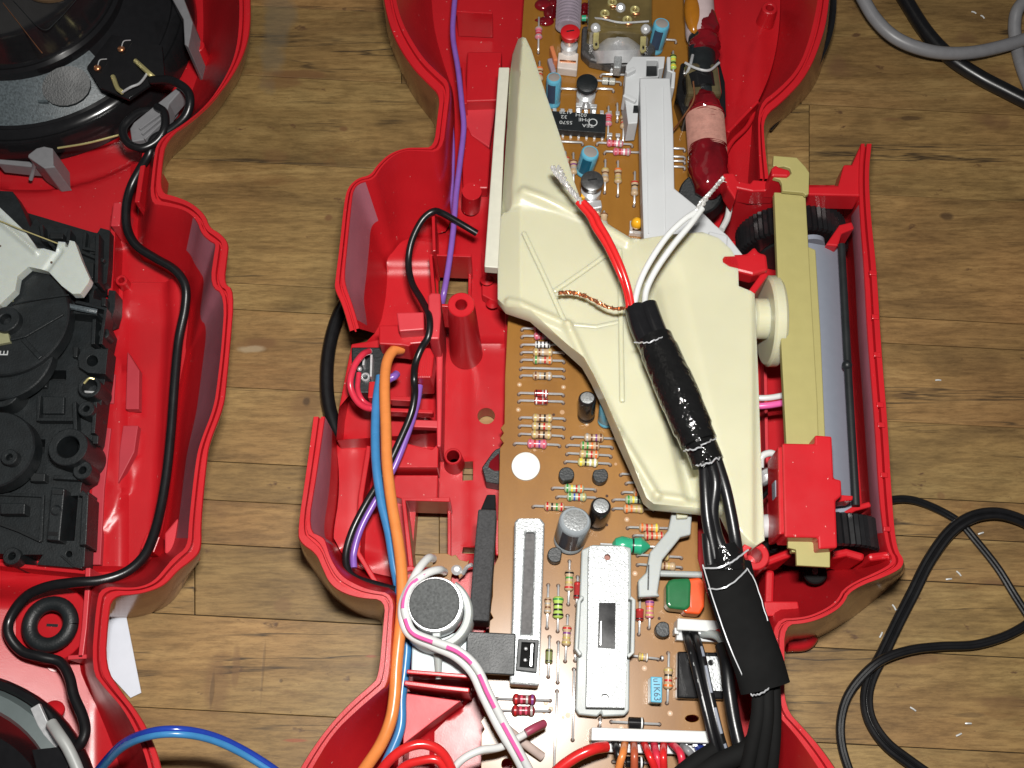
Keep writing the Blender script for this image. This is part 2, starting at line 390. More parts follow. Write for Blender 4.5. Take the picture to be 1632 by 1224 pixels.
def heightfield(outline, z0, hf, step, m, skirt=None, holes=(), mb=None, hskirt=2.0):
    """triangulated sheet over a pixel outline (given at z0), raised by hf(px,py) mm"""
    mb = mb or MB()
    P = [tuple(p) for p in outline]; pts = list(P); edges = [(i, (i + 1) % len(P)) for i in range(len(P))]
    for h in holes:
        o = len(pts); pts += list(h); edges += [(o + i, o + (i + 1) % len(h)) for i in range(len(h))]
    x0 = min(p[0] for p in P); x1 = max(p[0] for p in P); y0 = min(p[1] for p in P); y1 = max(p[1] for p in P)
    y = y0 + step / 2
    while y < y1:
        x = x0 + step / 2
        while x < x1:
            if inpoly(x, y, P) and not any(inpoly(x, y, h) for h in holes): pts.append((x, y))
            x += step
        y += step
    vo, eo, fo, *_ = geometry.delaunay_2d_cdt([Vector(p) for p in pts], edges, [], 0, 1e-4)
    vs_ = [at(p.x, p.y, z0) for p in vo]
    for q, p in zip(vs_, vo): q.z += hf(p.x, p.y)
    fs = []
    for f in fo:
        cx = sum(vo[i].x for i in f) / 3; cy = sum(vo[i].y for i in f) / 3
        if inpoly(cx, cy, P) and not any(inpoly(cx, cy, h) for h in holes): fs.append(list(f)[::-1])
    mb.add(vs_, fs, m, True)
    def side(loop, zb):
        T = [at(p[0], p[1], z0) for p in loop]
        for q, p in zip(T, loop): q.z += hf(*p)
        B = [Vector((q.x, q.y, zb)) for q in T]; n = len(T)
        mb.add(T + B, [[i, (i + 1) % n, n + (i + 1) % n, n + i] for i in range(n)], m, True)
    if skirt is not None: side(P, skirt)
    for h in holes: side(h, z0 - hskirt)
    return mb
def rings(mb, R, m, chaikin=2, groove=True, zr=42, zf=8, zb=0.3, haze=(0, 0)):
    """rows (outer_top, inner_top, inner_bottom, outer_bottom) in pixels -> moulded edge of a housing"""
    ot = [at(r[0], r[1], zr) for r in R]; it = [at(r[2], r[3], zr) for r in R]
    ib = [at(r[4], r[5], zf) for r in R]; ob = [at(r[6], r[7], zb) for r in R]
    def ck(P):
        for _ in range(chaikin):
            Q = [P[0]]
            for a, b in zip(P[:-1], P[1:]): Q += [a * 0.75 + b * 0.25, a * 0.25 + b * 0.75]
            Q.append(P[-1]); P = Q
        return P
    ot, it, ib, ob = map(ck, (ot, it, ib, ob))
    dn = Vector((0, 0, -1))
    L_ = [ob, [o + dn * 0.5 for o in ot], [o * 0.94 + i * 0.06 for o, i in zip(ot, it)]]
    if groove:
        L_ += [[o * 0.55 + i * 0.45 for o, i in zip(ot, it)], [o * 0.50 + i * 0.50 + dn * 1.6 for o, i in zip(ot, it)],
               [o * 0.36 + i * 0.64 + dn * 1.6 for o, i in zip(ot, it)], [o * 0.33 + i * 0.67 for o, i in zip(ot, it)]]
    L_ += [[o * 0.05 + i * 0.95 for o, i in zip(ot, it)], [i + dn * 0.5 for i in it], [i * 0.52 + b * 0.48 + Vector((0, 0, -0.5)) for i, b in zip(it, ib)],
           [i * 0.12 + b * 0.88 + Vector((0, 0, -0.8)) for i, b in zip(it, ib)],
           [b + (b - i).normalized() * 0 for i, b in zip(it, ib)]]
    n = len(ot); vs_ = [v for l in L_ for v in l]; fs = []
    f2, f3 = [], []; q = 2 ** chaikin; nl = len(L_)
    for k in range(nl - 1):
        for i in range(n - 1):
            f = [k * n + i, k * n + i + 1, (k + 1) * n + i + 1, (k + 1) * n + i]
            if k == 0: f2.append(f)
            elif k == nl - 4 and haze[0] * q <= i < haze[1] * q: f3.append(f)
            else: fs.append(f)
    mb.add(vs_, fs, m, True); o = len(mb.v) - len(vs_)
    for g, mt in ((f2, WOODREFL), (f3, HAZE)):
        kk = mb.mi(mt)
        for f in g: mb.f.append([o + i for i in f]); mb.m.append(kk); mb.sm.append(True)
    return mb
def segd(x, y, a, b):
    dx, dy = b[0] - a[0], b[1] - a[1]; t = max(0, min(1, ((x - a[0]) * dx + (y - a[1]) * dy) / (dx * dx + dy * dy)))
    return math.hypot(x - a[0] - t * dx, y - a[1] - t * dy)
def sst(a, b, x):
    t = max(0, min(1, (x - a) / (b - a))); return t * t * (3 - 2 * t)
def text(s, name, parent, c, z, size, rot, m, depth=0.05, xs=1.0):
    cu = D.curves.new(name, 'FONT'); cu.body = s; cu.size = size * S; cu.extrude = depth * S; cu.align_x = 'CENTER'; cu.align_y = 'CENTER'
    t = D.objects.new(name + '_src', cu); COL.objects.link(t)
    bpy.context.view_layer.update()
    me = D.meshes.new_from_object(t.evaluated_get(bpy.context.evaluated_depsgraph_get()))
    D.objects.remove(t); me.name = name; me.materials.clear(); me.materials.append(m)
    ob = D.objects.new(name, me); COL.objects.link(ob)
    o = V3(c, z); ob.rotation_euler = (0, 0, rot); ob.scale = (xs, 1, 1); ORG[ob.name] = o
    ob.parent = parent; ob.location = (o - ORG[parent.name]) * S
    return ob
def one(mb, name, label, cat, group=None, bevel=0.0, ang=35):
    return mb.build(name, None, bevel, label, cat, group, ang=ang)
def wire(name, label, P, r, m, group=None, cat='wire', seg=12, n=8, flat=1.0):
    return MB().tube(P, r, m, seg, n, flat).build(name, None, 0, label, cat, group)

# ================================================================== SETTING: the table top
table = thing('wooden_table_top', None, None, Vector((0, 0, 0)), kind='structure')
SL = 0.052
ys = [-560, -330, -120, 8, 120, 258, 452, 494, 618, 738, 800, 870, 985, 1136, 1290, 1480, 1700]
joints = {3: [640, 1277], 4: [700, 1290], 5: [900], 7: [900], 8: [1150], 11: [310], 12: [700], 13: [800]}
def seam(x, y): return at(x, y + (x - 400) * SL, 0)
for i in range(len(ys) - 1):
    xs_ = [-900] + joints.get(i, [700]) + [2500]
    for j in range(len(xs_) - 1):
        a, b, c, d = seam(xs_[j], ys[i]), seam(xs_[j + 1], ys[i]), seam(xs_[j + 1], ys[i + 1]), seam(xs_[j], ys[i + 1])
        g = 0.04 + random.random() * 0.08 + (0.06 if i in (3, 6, 9, 11, 13) else 0)
        q = [a + Vector((g, -g, 0)), b + Vector((-g, -g, 0)), c + Vector((-g, g, 0)), d + Vector((g, g, 0))]
        mb = MB(); zt = random.uniform(-0.15, 0.0)
        mb.prism([Vector((v.x, v.y, zt)) for v in q], zt, -18, WOOD)
        mb.build('plank', table, bevel=0.14, segs=2)
gm = MB(); GRIME = plain('joint_grime', (0.012, 0.008, 0.005), 0.9)
for i in range(1, len(ys) - 1):
    a, b = seam(-900, ys[i]), seam(2500, ys[i]); k = Vector((0, 0.9, 0)); a.z = b.z = -0.8
    gm.add([a + k, a - k, b - k, b + k], [[0, 1, 2, 3]], GRIME)
gm.build('joint_grime', table, kind='stuff')
MB().prism([Vector((q.x, q.y, -18.2)) for q in (seam(-950, -600), seam(2550, -600), seam(2550, 1760), seam(-950, 1760))], -18.2, -24, WOOD).build('underframe', table)

# ================================================================== LEFT HOUSING HALF
LR = [(398,-30,380,-30,322,-30,399,-30),(400,39,381,39,325,50,401,66),(391,80,374,90,320,105,383,128),(373,117,355,130,305,150,365,152),
 (347,152,329,168,285,190,347,180),(309,188,290,200,262,222,309,221),(265,222,250,222,236,238,266,258),(258,262,243,262,226,275,258,285),
 (256,306,237,325,215,411,255,318),(280,312,262,328,250,425,275,325),(305,322,295,335,275,440,305,335),(327,341,314,352,292,455,327,355),
 (334,362,320,372,298,465,334,375),(350,370,335,385,302,480,350,384),(365,387,343,388,306,498,365,398),(362,410,341,400,305,520,361,420),
 (357,452,333,455,300,560,357,455),(374,461,358,470,302,565,373,463),(366,557,352,557,292,610,365,557),(361,608,346,608,288,640,360,608),
 (357,647,340,650,285,665,357,655),(334,704,318,705,282,715,334,710),(329,735,311,735,279,740,330,740),(320,832,300,832,268,835,320,835),
 (321,874,298,872,258,870,321,890),(309,891,275,888,250,884,310,905),(283,909,262,905,240,890,292,935),(268,927,248,922,225,905,275,960),
 (252,938,233,932,210,912,250,975),(219,948,210,937,180,918,215,985),(178,950,160,933,140,922,178,985),(172,985,152,965,135,960,172,985),
 (167,1063,144,1069,128,1060,167,1063),(193,1102,165,1096,140,1095,193,1102),(219,1135,196,1130,160,1140,219,1137),
 (237,1166,219,1174,180,1190,237,1168),(257,1218,235,1218,192,1224,257,1220),(270,1300,250,1300,200,1300,270,1300)]
left = thing('radio_housing', 'red plastic left half of the opened radio housing holding the tape mechanism', 'radio housing', (100, 620, 0), 'halves of the red radio housing')
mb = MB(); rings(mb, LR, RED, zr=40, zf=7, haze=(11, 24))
mb.build('rim_wall', left, recalc=False, ang=50)
def chk(P, n=2):
    P = [Vector(p) for p in P]
    for _ in range(n):
        Q = [P[0]]
        for a, b in zip(P[:-1], P[1:]): Q += [a * 0.75 + b * 0.25, a * 0.25 + b * 0.75]
        Q.append(P[-1]); P = Q
    return [(p.x, p.y) for p in P]
def hl(x, y):
    h = 0.0
    # slanted lower bay next to the second loudspeaker
    if y > 930: h += 0.085 * max(0, 152 - x) * sst(925, 975, y)
    # ledge under the upper loudspeaker and raised rails beside the mechanism
    d = math.hypot((x - 50), (y + 20) * 1.0)
    h += 3.0 * sst(322, 334, d) * (1 - sst(430, 445, d + 0)) if y < 460 and x < 215 else 0
    if y > 455 and y < 905:
        h += 2.2 * (sst(205, 196, x) if x > 150 else 1)
        dd = math.hypot((x - 90) , (y - 690) * 0.62)
        h += 1.2 * sst(131, 126, dd)
        h += 3.5 * sst(262, 285, x + (y - 500) * 0.06)
    if 455 < y < 520 and x > 205: h += 3 * sst(438, 452, y) - 3 * sst(470, 520, y)
    h += 1.5 * max(0, 1 - abs(y - (908 + x * 0.07)) / 6) if x < 150 else 0
    return h
fl = chk([(r[4], r[5]) for r in LR]) + [(-120, 1300), (-120, -30)]
heightfield(fl, 7, hl, 7, RED, skirt=1.0).build('floor', left, recalc=False, ang=40)
# ribs and rails of the left half
m2 = MB(); m2.wall([(181, 340, ), (175, 470)], 15, 7, 1.6, RED); m2.build('rib', left, 0.2)
MB().wall([(188, 322), (183, 360)], 20, 7, 3.0, REDW).build('rib', left, 0.4)
MB().wall([(-20, 897), (140, 912), (142, 925)], 16, 7, 1.2, RED).build('rib', left, 0.2)
MB().wall([(140, 905), (139, 935), (134, 1000), (128, 1048)], 20, 7, 1.4, REDW).build('rib', left, 0.2)
MB().wall([(108, 1048), (140, 1046)], 20, 7, 1.2, REDW).build('rib', left, 0.2)
MB().wall([(232, 232), (218, 322)], 30, 7, 1.6, RED).build('rib', left, 0.3)
MB().wall([(228, 862), (250, 868)], 17, 7, 5, RED).build('rib', left, 0.3)
MB().prism([(262, 850), (282, 826), (302, 828), (300, 880), (262, 882)], 22, 9, REDW).build('corner_block', left, 0.5)
MB().ringcyl((80, 995), 8, 11.0, 6.0, RED, ztop=16).build('screw_collar', left)
mg = MB(); c0 = at(80, 995, 20)
mg.tube([c0 + Vector((5.8 * math.cos(a), 5.8 * math.sin(a), 0)) for a in [i * math.pi / 16 for i in range(33)]], 2.15, BLKM, 14, raw=True)
one(mg, 'rubber_grommet', 'black rubber ring round the red screw hole of the left housing', 'grommet')
MB().cyl(at(80, 995, 15), at(80, 995, 15) - Vector((0, 0, 8)), 5.0, RED, 28).build('screw_boss', left)
MB().box((74, 996), (92, 997), 0.8, 14.8, 15.2, BLK).build('boss_slot', left)
MB().cyl((88, 1057, 13), (88, 1060, 7), 2.3, RED).build('pin', left)
MB().lathe((86, 1132, 19), (86, 1128, 20.0), [(0, 2.9), (0.6, 2.7), (1, 1.8)], RED).build('mould_button', left)
for p, q in (((313, 72), 9), ((318, 1200), 0)):
    if q: MB().ringcyl(p, 7, 2.7, 1.2, RED, ztop=20).build('screw_post', left)
MB().ringcyl((193, 446), 7, 1.9, 1.0, RED, ztop=14).build('screw_post', left)

REDP = plain('pinkish_rail', (0.44, 0.030, 0.045), 0.6, nscale=80)
for P in ([(166, 596), (184, 596), (181, 643), (164, 643)], [(203, 560), (222, 590), (221, 652), (200, 652)], [(160, 680), (177, 682), (166, 780), (160, 900), (139, 900), (146, 780)], [(196, 678), (220, 678), (214, 720), (188, 770), (190, 720)]):
    MB().prism(P, 11.2, 8, REDP).build('rail', left, 0.25)
# ---- upper loudspeaker
spk = thing('loudspeaker', 'upper round black loudspeaker clipped in the left housing, solder tags facing up', 'loudspeaker', (50, 0, 8), 'loudspeakers in the left housing')
sc0 = at(48, 16, 20); sx, sy = sc0.x, sc0.y
def vsp(x, y, z): return Vector((sx + x, sy + y, z))
def spun(prof, m, name, par, seg=72, ang=40, arc=None):
    b_ = MB(); vs_ = []; fs = []
    for r, z in prof:
        for i in range(seg):
            a = 2 * math.pi * i / seg if not arc else arc[0] + (arc[1] - arc[0]) * i / (seg - 1); vs_.append(vsp(r * math.cos(a), r * math.sin(a), z))
    for k in range(len(prof) - 1):
        for i in range(seg if not arc else seg - 1):
            j = (i + 1) % seg; fs.append([k * seg + i, (k + 1) * seg + i, (k + 1) * seg + j, k * seg + j])
    b_.add(vs_, fs, m, True); return b_.build(name, par, recalc=False, ang=ang)
spun([(55.5, 8), (55.5, 19), (54.6, 20.2), (53.4, 19.4), (52.6, 20.4), (50.6, 21.0), (49.6, 20.0), (48.6, 20.6)], BLKG, 'rim', spk)
spun([(48.6, 20.4), (47, 21.5), (36, 29), (30, 31)], SPK, 'basket', spk, arc=(-2.95, -0.72))
spun([(48.6, 20.5), (47, 21.7), (36, 29.2), (30, 31)], BLKG, 'basket_black_sector', spk, arc=(-0.72, 3.33))  # same basket profile, this sector in black
spun([(36.5, 27), (36.5, 32), (35.5, 33), (34.5, 32.5), (33.5, 34), (33.5, 45), (32.6, 46.6), (30.5, 47.3), (0.01, 47.3)], BLKG, 'magnet', spk)
for a in (-1.93, -1.06, -2.7):
    P = []
    for i in range(20):
        t = 2 * math.pi * i / 20; rr = 42.0 + 5.0 * math.sin(t); aa = a + 0.19 * math.cos(t)
        P.append(vsp(rr * math.cos(aa), rr * math.sin(aa), 26.2 - (rr - 42.0) * 0.72))
    b_ = MB(); n = len(P); cen = sum(P, Vector()) / n
    b_.add(P + [cen + Vector((0, 0, 0.15))], [[i, (i + 1) % n, n] for i in range(n)], BLKM, True)
    b_.add(P + [p + Vector((0, 0, -0.9)) for p in P], [[i, (i + 1) % n, n + (i + 1) % n, n + i] for i in range(n)], BLKM)
    b_.build('basket_window', spk)
MB().prism([(138, 106), (178, 55), (258, 72), (262, 118), (205, 158), (160, 140)], 31, 29.6, BLKG).build('terminal_board', spk, 0.3)
tg = MB()
tg.tube([(180, 122, 32), (187, 140, 33.5), (195, 147, 34)], 0.8, BRASS, 8); tg.tube([(195, 147, 34), (208, 139, 35.5), (222, 133, 35), (232, 121, 34), (236, 112, 34)], 0.42, METAL, 8)
tg.build('solder_tag', spk)
tg = MB(); tg.tube([(216, 97, 32), (226, 106, 33.5), (238, 117, 34), (245, 123, 33)], 0.8, BRASS, 8); tg.build('solder_tag', spk)
for p in ((155, 108, 31.6), (193, 78, 31.6)):
    MB().sphere(p, 1.25, COPPER, (1, 1, 0.6)).build('solder_blob', spk)
    MB().tube([p, (p[0] + 4, p[1] - 12, 33), (p[0] + 15, p[1] - 14, 31.5)], 0.18, METAL, 6).build('voice_coil_lead', spk)
MB().tube([(5, 5, 48), (62, 78, 48), (66, 82, 47.7)], 0.12, COPPER, 6).build('label_edge', spk)
MB().tube([(20, 0, 47.6), (66, 46, 47.6), (92, 32, 47.6), (130, -10, 47.6)], 0.12, BLKM, 6).build('label_edge', spk)
MB().prism(circ(75, -14, 34, 24, 16), 48.2, 47.2, plain('faded_label', (0.10, 0.06, 0.03), 0.5)).build('centre_label', spk)
MB().prism([(60, 159), (76, 159), (76, 163), (60, 163)], 24.6, 23.6, SPK).build('spot_weld', spk)
MB().tube([(92, 236, 26), (140, 228, 27), (190, 215, 27)], 0.35, BRASS, 8).build('spring_clip', spk)
def clip(name, label, faces):
    r = thing(name, label, 'clip', faces[0][0][0] + (14,) if len(faces[0][0][0]) == 2 else faces[0][0][0], 'grey clips holding the loudspeaker')
    for P, zt, zb in faces: MB().prism(P, zt, zb, GREYI).build('bracket', r, 0.35)
    return r
clip('speaker_clip', 'grey clip at the lower edge of the upper loudspeaker', [([(45, 246), (58, 236), (70, 233), (84, 236), (85, 262), (88, 266), (70, 268), (44, 250)], 25, 10), ([(-5, 253), (45, 257), (80, 262), (78, 268), (40, 265), (-5, 260)], 18, 12)])
MB().tube([(56, 252, 24), (54, 268, 18), (49, 286, 14)], 0.7, GREYI).build('stray_pin', None, 0, 'small grey spring pin hanging below the lower speaker clip', 'pin')
c2 = clip('speaker_clip', 'grey ribbed clip wound with the black wire beside the loudspeaker', [([(207, 205), (213, 195), (285, 137), (291, 141), (270, 165), (262, 190), (232, 222), (210, 226)], 32, 25), ([(262, 165), (280, 152), (276, 168), (264, 182)], 26, 20)])
for k in range(3): MB().wall([(222 + k * 4, 205 + k * 8), (256 + k, 180 + k * 7)], 33.2, 31.5, 0.7, GREYI).build('rib', c2, 0.1)
clip('speaker_clip', 'grey clip at the right edge of the upper loudspeaker', [([(270, -10), (290, -10), (307, 35), (304, 55), (300, 75), (294, 70), (292, 30)], 30, 10)])

# ---- lower loudspeaker (only its edge is in the photograph)
s2 = thing('loudspeaker', 'lower dark loudspeaker whose curved grey rim crosses the bottom left corner', 'loudspeaker', (-60, 1320, 8), 'loudspeakers in the left housing')
sc0 = at(-122, 1352, 26); sx, sy = sc0.x, sc0.y
spun([(44, 21), (44.5, 26), (43.8, 27.2), (42.5, 27), (41.5, 25.5)], BLKG, 'rim', s2)
spun([(41.5, 25.8), (40.5, 28.5), (37, 29.5), (36, 28)], plain('grey_gasket', (0.10, 0.125, 0.125), 0.45), 'gasket', s2)
spun([(36, 28), (30, 20), (0.01, 16)], BLKG, 'cone', s2)
MB().prism([(50, 1195), (95, 1190), (112, 1215), (100, 1240), (60, 1235)], 32, 26, BLKG).build('terminal_board', s2, 0.3)
gw = wire('grey_wire', 'short grey wire end poking over the lower loudspeaker', [(82, 1153, 33), (95, 1172, 35), (108, 1192, 35), (122, 1222, 34), (135, 1260, 33)], 1.5, plain('grey_wire_mat', (0.33, 0.34, 0.33), 0.4))
MB().wall([(55, 1125), (67, 1152), (76, 1166), (95, 1187)], 29, 27.5, 2.6, METAL).build('clamp_strip', s2, 0.2)

# ---- cassette mechanism
mech = thing('tape_mechanism', 'black plastic cassette deck mechanism with round reels lying in the left housing', 'tape mechanism', (70, 620, 8))
base = [(-60,300),(20,305),(32,325),(48,362),(57,346),(65,356),(110,364),(155,371),(160,363),(175,367),(173,420),(170,450),(150,462),(148,475),(160,478),(172,476),(173,462),(184,463),(183,490),(178,508),(168,512),(175,527),(170,552),(173,556),(168,600),(163,630),(157,680),(154,700),(147,716),(140,728),(146,748),(143,762),(130,770),(128,786),(142,784),(138,830),(134,903),(118,905),(58,900),(68,884),(40,884),(20,884),(-60,878)]
holes = [circ(82, 620, 0.5, 3), circ(108, 716, 17, 20, 16), circ(2, 628, 19, 20, 15), [(95, 790), (124, 790), (118, 862), (92, 862)], circ(148, 575, 8, 14), circ(110, 883, 5, 12),
         [(45, 700), (72, 700), (70, 722), (45, 722)], [(60, 590), (105, 590), (105, 606), (60, 606)], [(125, 470), (142, 470), (142, 482), (125, 482)]]
mb = MB(); mb.prism(base, 19, 12, BLKM, holes=holes[1:]); mb.build('chassis', mech, 0.25)
MB().prism([(-55, 310), (165, 375), (160, 600), (130, 760), (125, 870), (-55, 870)], 11, 9.5, BLK, holes=[circ(108, 722, 20, 20, 18), circ(2, 634, 22, 20, 18)]).build('lower_plate', mech)
def disc(c, r, zt, zb, m=BLKM, name='disc', hub=None):
    v = at(c[0], c[1], zt); rr = r * mpp(c[0], c[1], zt); b_ = MB()
    b_.lathe(v, Vector((v.x, v.y, zb)), [(0, rr - 0.4), (0.1, rr), (1, rr)], m, 72); return b_.build(name, mech, ang=30)
disc((12, 508), 97, 29, 24, name='flywheel'); disc((8, 565), 76, 27, 23, name='reel_disc')
disc((-10, 716), 64, 28, 22, name='flywheel')
MB().ringcyl((12, 565), 20, 0.5, 0.2, BLK, ztop=24).build('axle', mech)
for c, ro, ri, zt, zb in (((8, 508), 22, 9, 32, 27), ((108, 712), 31, 18, 27, 10), ((3, 622), 28, 18, 26, 10), ((142, 616), 18, 12, 24, 14), ((137, 651), 13, 5, 25, 14), ((14, 728), 13, 5, 31, 27), ((131, 749), 15, 6, 24, 17), ((18, 886), 14, 6, 21, 8), ((165, 531), 9, 3.5, 22, 17)):
    k = mpp(c[0], c[1], zt); MB().ringcyl(c, zb, ro * k, ri * k, BLKM, ztop=zt).build('boss', mech)
k = mpp(148, 575, 25); MB().prism([(130, 556), (172, 556), (168, 596), (140, 594), (126, 585), (124, 570)], 24, 17, BLKM, holes=[circ(147, 575, 9, 16)]).build('boss', mech, 0.3)
MB().cyl((142, 619, 17), (142, 621, 12), 2.4, BLKG).build('pin', mech); MB().box((133, 624), (150, 625), 0.6, 20, 21.5, METAL).build('spring_end', mech)
MB().tube([(134, 611, 24), (142, 603, 24.5), (150, 604, 24)], 0.35, BRASS, 8).build('spring_end', mech)
MB().prism([(82, 776), (103, 778), (95, 862), (74, 860)], 24, 12, BLKM).build('latch_bar', mech, 0.35)
MB().prism([(84, 781), (100, 782), (99, 788), (83, 787)], 24.6, 23, BLK).build('latch_slot', mech); MB().ringcyl((89, 813), 22, 1.6, 1.1, BLKM, ztop=24.4).build('latch_pip', mech)
MB().prism([(77, 847), (92, 848), (91, 854), (76, 853)], 24.4, 23, BLKG).build('latch_slot', mech)
MB().wall([(128, 785), (136, 790), (132, 868)], 23, 14, 1.8, BLKM).build('rail', mech, 0.2)
MB().wall([(-20, 828), (30, 846), (64, 862)], 20.6, 19, 0.8, BLK).build('rib', mech, 0.1)
MB().wall([(-20, 786), (68, 790), (64, 862)], 20.2, 18, 1.0, BLKM).build('rib', mech, 0.1)
MB().wall([(97, 885), (116, 902), (130, 905)], 19.8, 18, 0.5, BLK).build('rib', mech, 0.1)
for P in ([(65, 358), (68, 382), (108, 388)], [(110, 366), (108, 384)], [(135, 369), (133, 395), (160, 400)], [(155, 372), (153, 450)], [(120, 480), (168, 492), (160, 548)], [(100, 495), (155, 500)], [(150, 508), (148, 548)], [(62, 630), (60, 668), (120, 668)], [(118, 640), (120, 690)], [(78, 385), (100, 410)], [(128, 400), (165, 415)], [(148, 690), (152, 640)], [(85, 760), (125, 762)]):
    MB().wall(P, random.uniform(21, 25), 17, 1.1, BLKM).build('rib', mech, 0.15)
for x, y, w_, h_ in ((85, 645, 35, 28), (60, 610, 30, 14), (100, 690, 14, 8), (140, 430, 18, 26), (150, 395, 16, 18), (120, 560, 8, 18), (90, 375, 22, 10), (165, 480, 8, 14), (152, 700, 10, 14), (60, 760, 24, 14), (20, 810, 40, 18)):
    MB().prism([(x - w_ / 2, y - h_ / 2), (x + w_ / 2, y - h_ / 2 + 1), (x + w_ / 2 - 1, y + h_ / 2), (x - w_ / 2, y + h_ / 2)], random.uniform(20, 23), 18, random.choice([BLKM, BLK])).build('moulded_block', mech, 0.3)
MB().wall([(-12, 548), (40, 535), (100, 500)], 29.8, 28.6, 0.8, BLKM).build('rib', mech, 0.15)
MB().wall([(36, 540), (64, 570)], 29.8, 28.6, 1.4, BLKM).build('rib', mech, 0.15)
MB().prism([(-6, 525), (12, 527), (16, 545), (-6, 549)], 30.2, 28.8, plain('olive_print', (0.30, 0.30, 0.17), 0.5)).build('inlay', mech, 0.1)
MB().prism([(3, 462), (20, 464), (19, 478), (1, 482)], 30.2, 28.8, MATS['olive_print']).build('inlay', mech, 0.1)
text('E', 'letter', mech, (7, 563), 29.15, 3.6, math.pi / 2, PRINT, 0.08)
MB().tube([(20, 485, 31), (60, 477, 31), (110, 470, 30)], 0.25, BLKM, 6).build('wire_spring', mech)
MB().tube([(110, 488, 27), (135, 493, 27), (155, 497, 26)], 0.9, SPK, 8).build('guide_rod', mech)
lev = thing('lever', 'white plastic lever plates on top of the black tape mechanism', 'lever', (40, 420, 28))
lev_o = [(-60,318),(0,331),(15,345),(40,369),(54,388),(60,397),(70,396),(88,401),(93,385),(104,386),(104,393),(108,394),(111,383),(119,385),(130,415),(143,444),(141,450),(128,468),(115,468),(98,455),(75,431),(45,425),(28,440),(24,462),(0,485),(-60,490)]
heightfield(lev_o, 33, lambda x, y: 1.2 * sst(8, 0, segd(x, y, (0, 352), (58, 402))) - 0.8 * sst(8, 0, segd(x, y, (72, 431), (95, 400))), 2.5, plain('milky_plastic', (0.50, 0.54, 0.50), 0.36, noise=0.05, sss=0.3), skirt=30).build('plate', lev, ang=35)
MB().cyl((82, 418, 33.2), (82, 418, 32), 0.35, HOLE, 10).build('pin_hole', lev); MB().cyl((0, 392, 33.2), (0, 392, 32), 0.35, HOLE, 10).build('pin_hole', lev)
MB().tube([(-5, 350, 35.5), (40, 368, 35.5), (92, 388, 34.5)], 0.2, BRASS, 6).build('return_spring', lev)

# ================================================================== CENTRE HOUSING HALF
A = [(608,-30,628,-30,685,-30,605,-30),(612,5,632,0,688,0,612,15),(619,36,640,30,690,30,617,60),(632,69,652,55,695,60,632,100),
 (657,108,675,92,705,95,655,150),(683,134,700,116,715,125,680,183),(701,152,719,132,724,150,692,197),(696,190,713,185,726,220,693,210),
 (691,234,706,243,722,365,690,250),(668,235,668,241,690,375,668,250),(647,235,647,240,665,380,648,250),(621,244,626,249,645,387,622,262),(601,262,607,268,635,397,603,285),
 (590,279,596,287,628,407,592,300),(570,283,574,290,620,415,572,300),(554,298,563,301,617,425,556,315),(548,320,560,325,617,450,550,330),
 (541,390,553,395,614,480,543,395),(534,444,549,437,610,500,536,446),(532,460,551,455,608,510,534,462),(545,485,562,485,604,520,546,487),
 (557,528,573,523,598,530,558,532)]
B_ = [(499,664,518,664,540,705,500,664),(487,754,505,754,547,790,488,754),(473,848,490,846,535,862,475,850),(478,866,517,856,540,870,484,890),
 (503,882,520,866,545,880,503,915),(513,905,528,892,550,890,520,940),(524,930,545,918,560,900,540,962),(544,945,568,931,575,908,565,978),
 (575,954,590,940,598,915,585,985),(614,956,629,946,645,925,605,988),(610,1000,625,1000,645,985,610,1000),(603,1079,620,1090,650,1070,603,1079),
 (590,1092,603,1104,645,1110,590,1092),(554,1123,570,1132,640,1170,554,1123),(516,1166,532,1168,635,1224,516,1166),(477,1224,497,1226,630,1260,477,1224),(440,1300,460,1300,600,1330,440,1300)]
C_ = [(1324,-30,1304,-30,1240,-30,1326,-30),(1322,5,1303,0,1243,0,1324,20),(1315,51,1290,60,1240,60,1318,80),(1289,118,1272,108,1230,110,1300,140),
 (1250,160,1240,142,1215,150,1256,185),(1217,186,1208,165,1200,180,1222,212),(1219,230,1208,225,1195,240,1222,230),(1226,285,1211,285,1190,300,1226,285)]
E_ = [(1390,229,1372,229,1346,300,1390,229),(1385,275,1368,280,1344,330,1386,275),(1389,349,1371,352,1346,380,1388,349),(1398,426,1377,426,1350,430,1397,426),(1404,529,1382,529,1354,535,1404,529),
 (1409,600,1388,600,1359,600,1409,600),(1416,677,1394,677,1364,680,1415,677),(1423,806,1402,806,1374,810,1422,806),(1430,876,1412,874,1377,878,1430,878),
 (1444,894,1424,892,1372,890,1446,905),(1432,912,1410,905,1360,892,1432,925),(1356,939,1345,934,1320,893,1372,975),(1344,966,1333,958,1300,900,1350,990),
 (1315,984,1308,974,1280,905,1315,1012),(1284,994,1280,984,1250,905,1290,1022),(1251,996,1230,986,1212,905,1250,1025),(1251,1060,1234,1060,1200,1000,1251,1060),
 (1251,1128,1231,1132,1195,1100,1251,1128),(1284,1163,1262,1165,1195,1150,1284,1163),(1310,1193,1285,1196,1200,1200,1310,1193),(1333,1226,1306,1228,1210,1230,1333,1226),(1380,1300,1350,1300,1230,1300,1380,1300)]
cen = thing('radio_housing', 'red plastic centre half of the opened radio housing holding the circuit board', 'radio housing', (950, 620, 0), 'halves of the red radio housing')
for R_, hz in ((A, (14, 21)), (B_, (0, 4)), (C_, (0, 0)), (E_, (2, 8))):
    mb = MB(); rings(mb, R_, RED, zr=42, zf=8, haze=hz); mb.build('rim_wall', cen, recalc=False, ang=50)
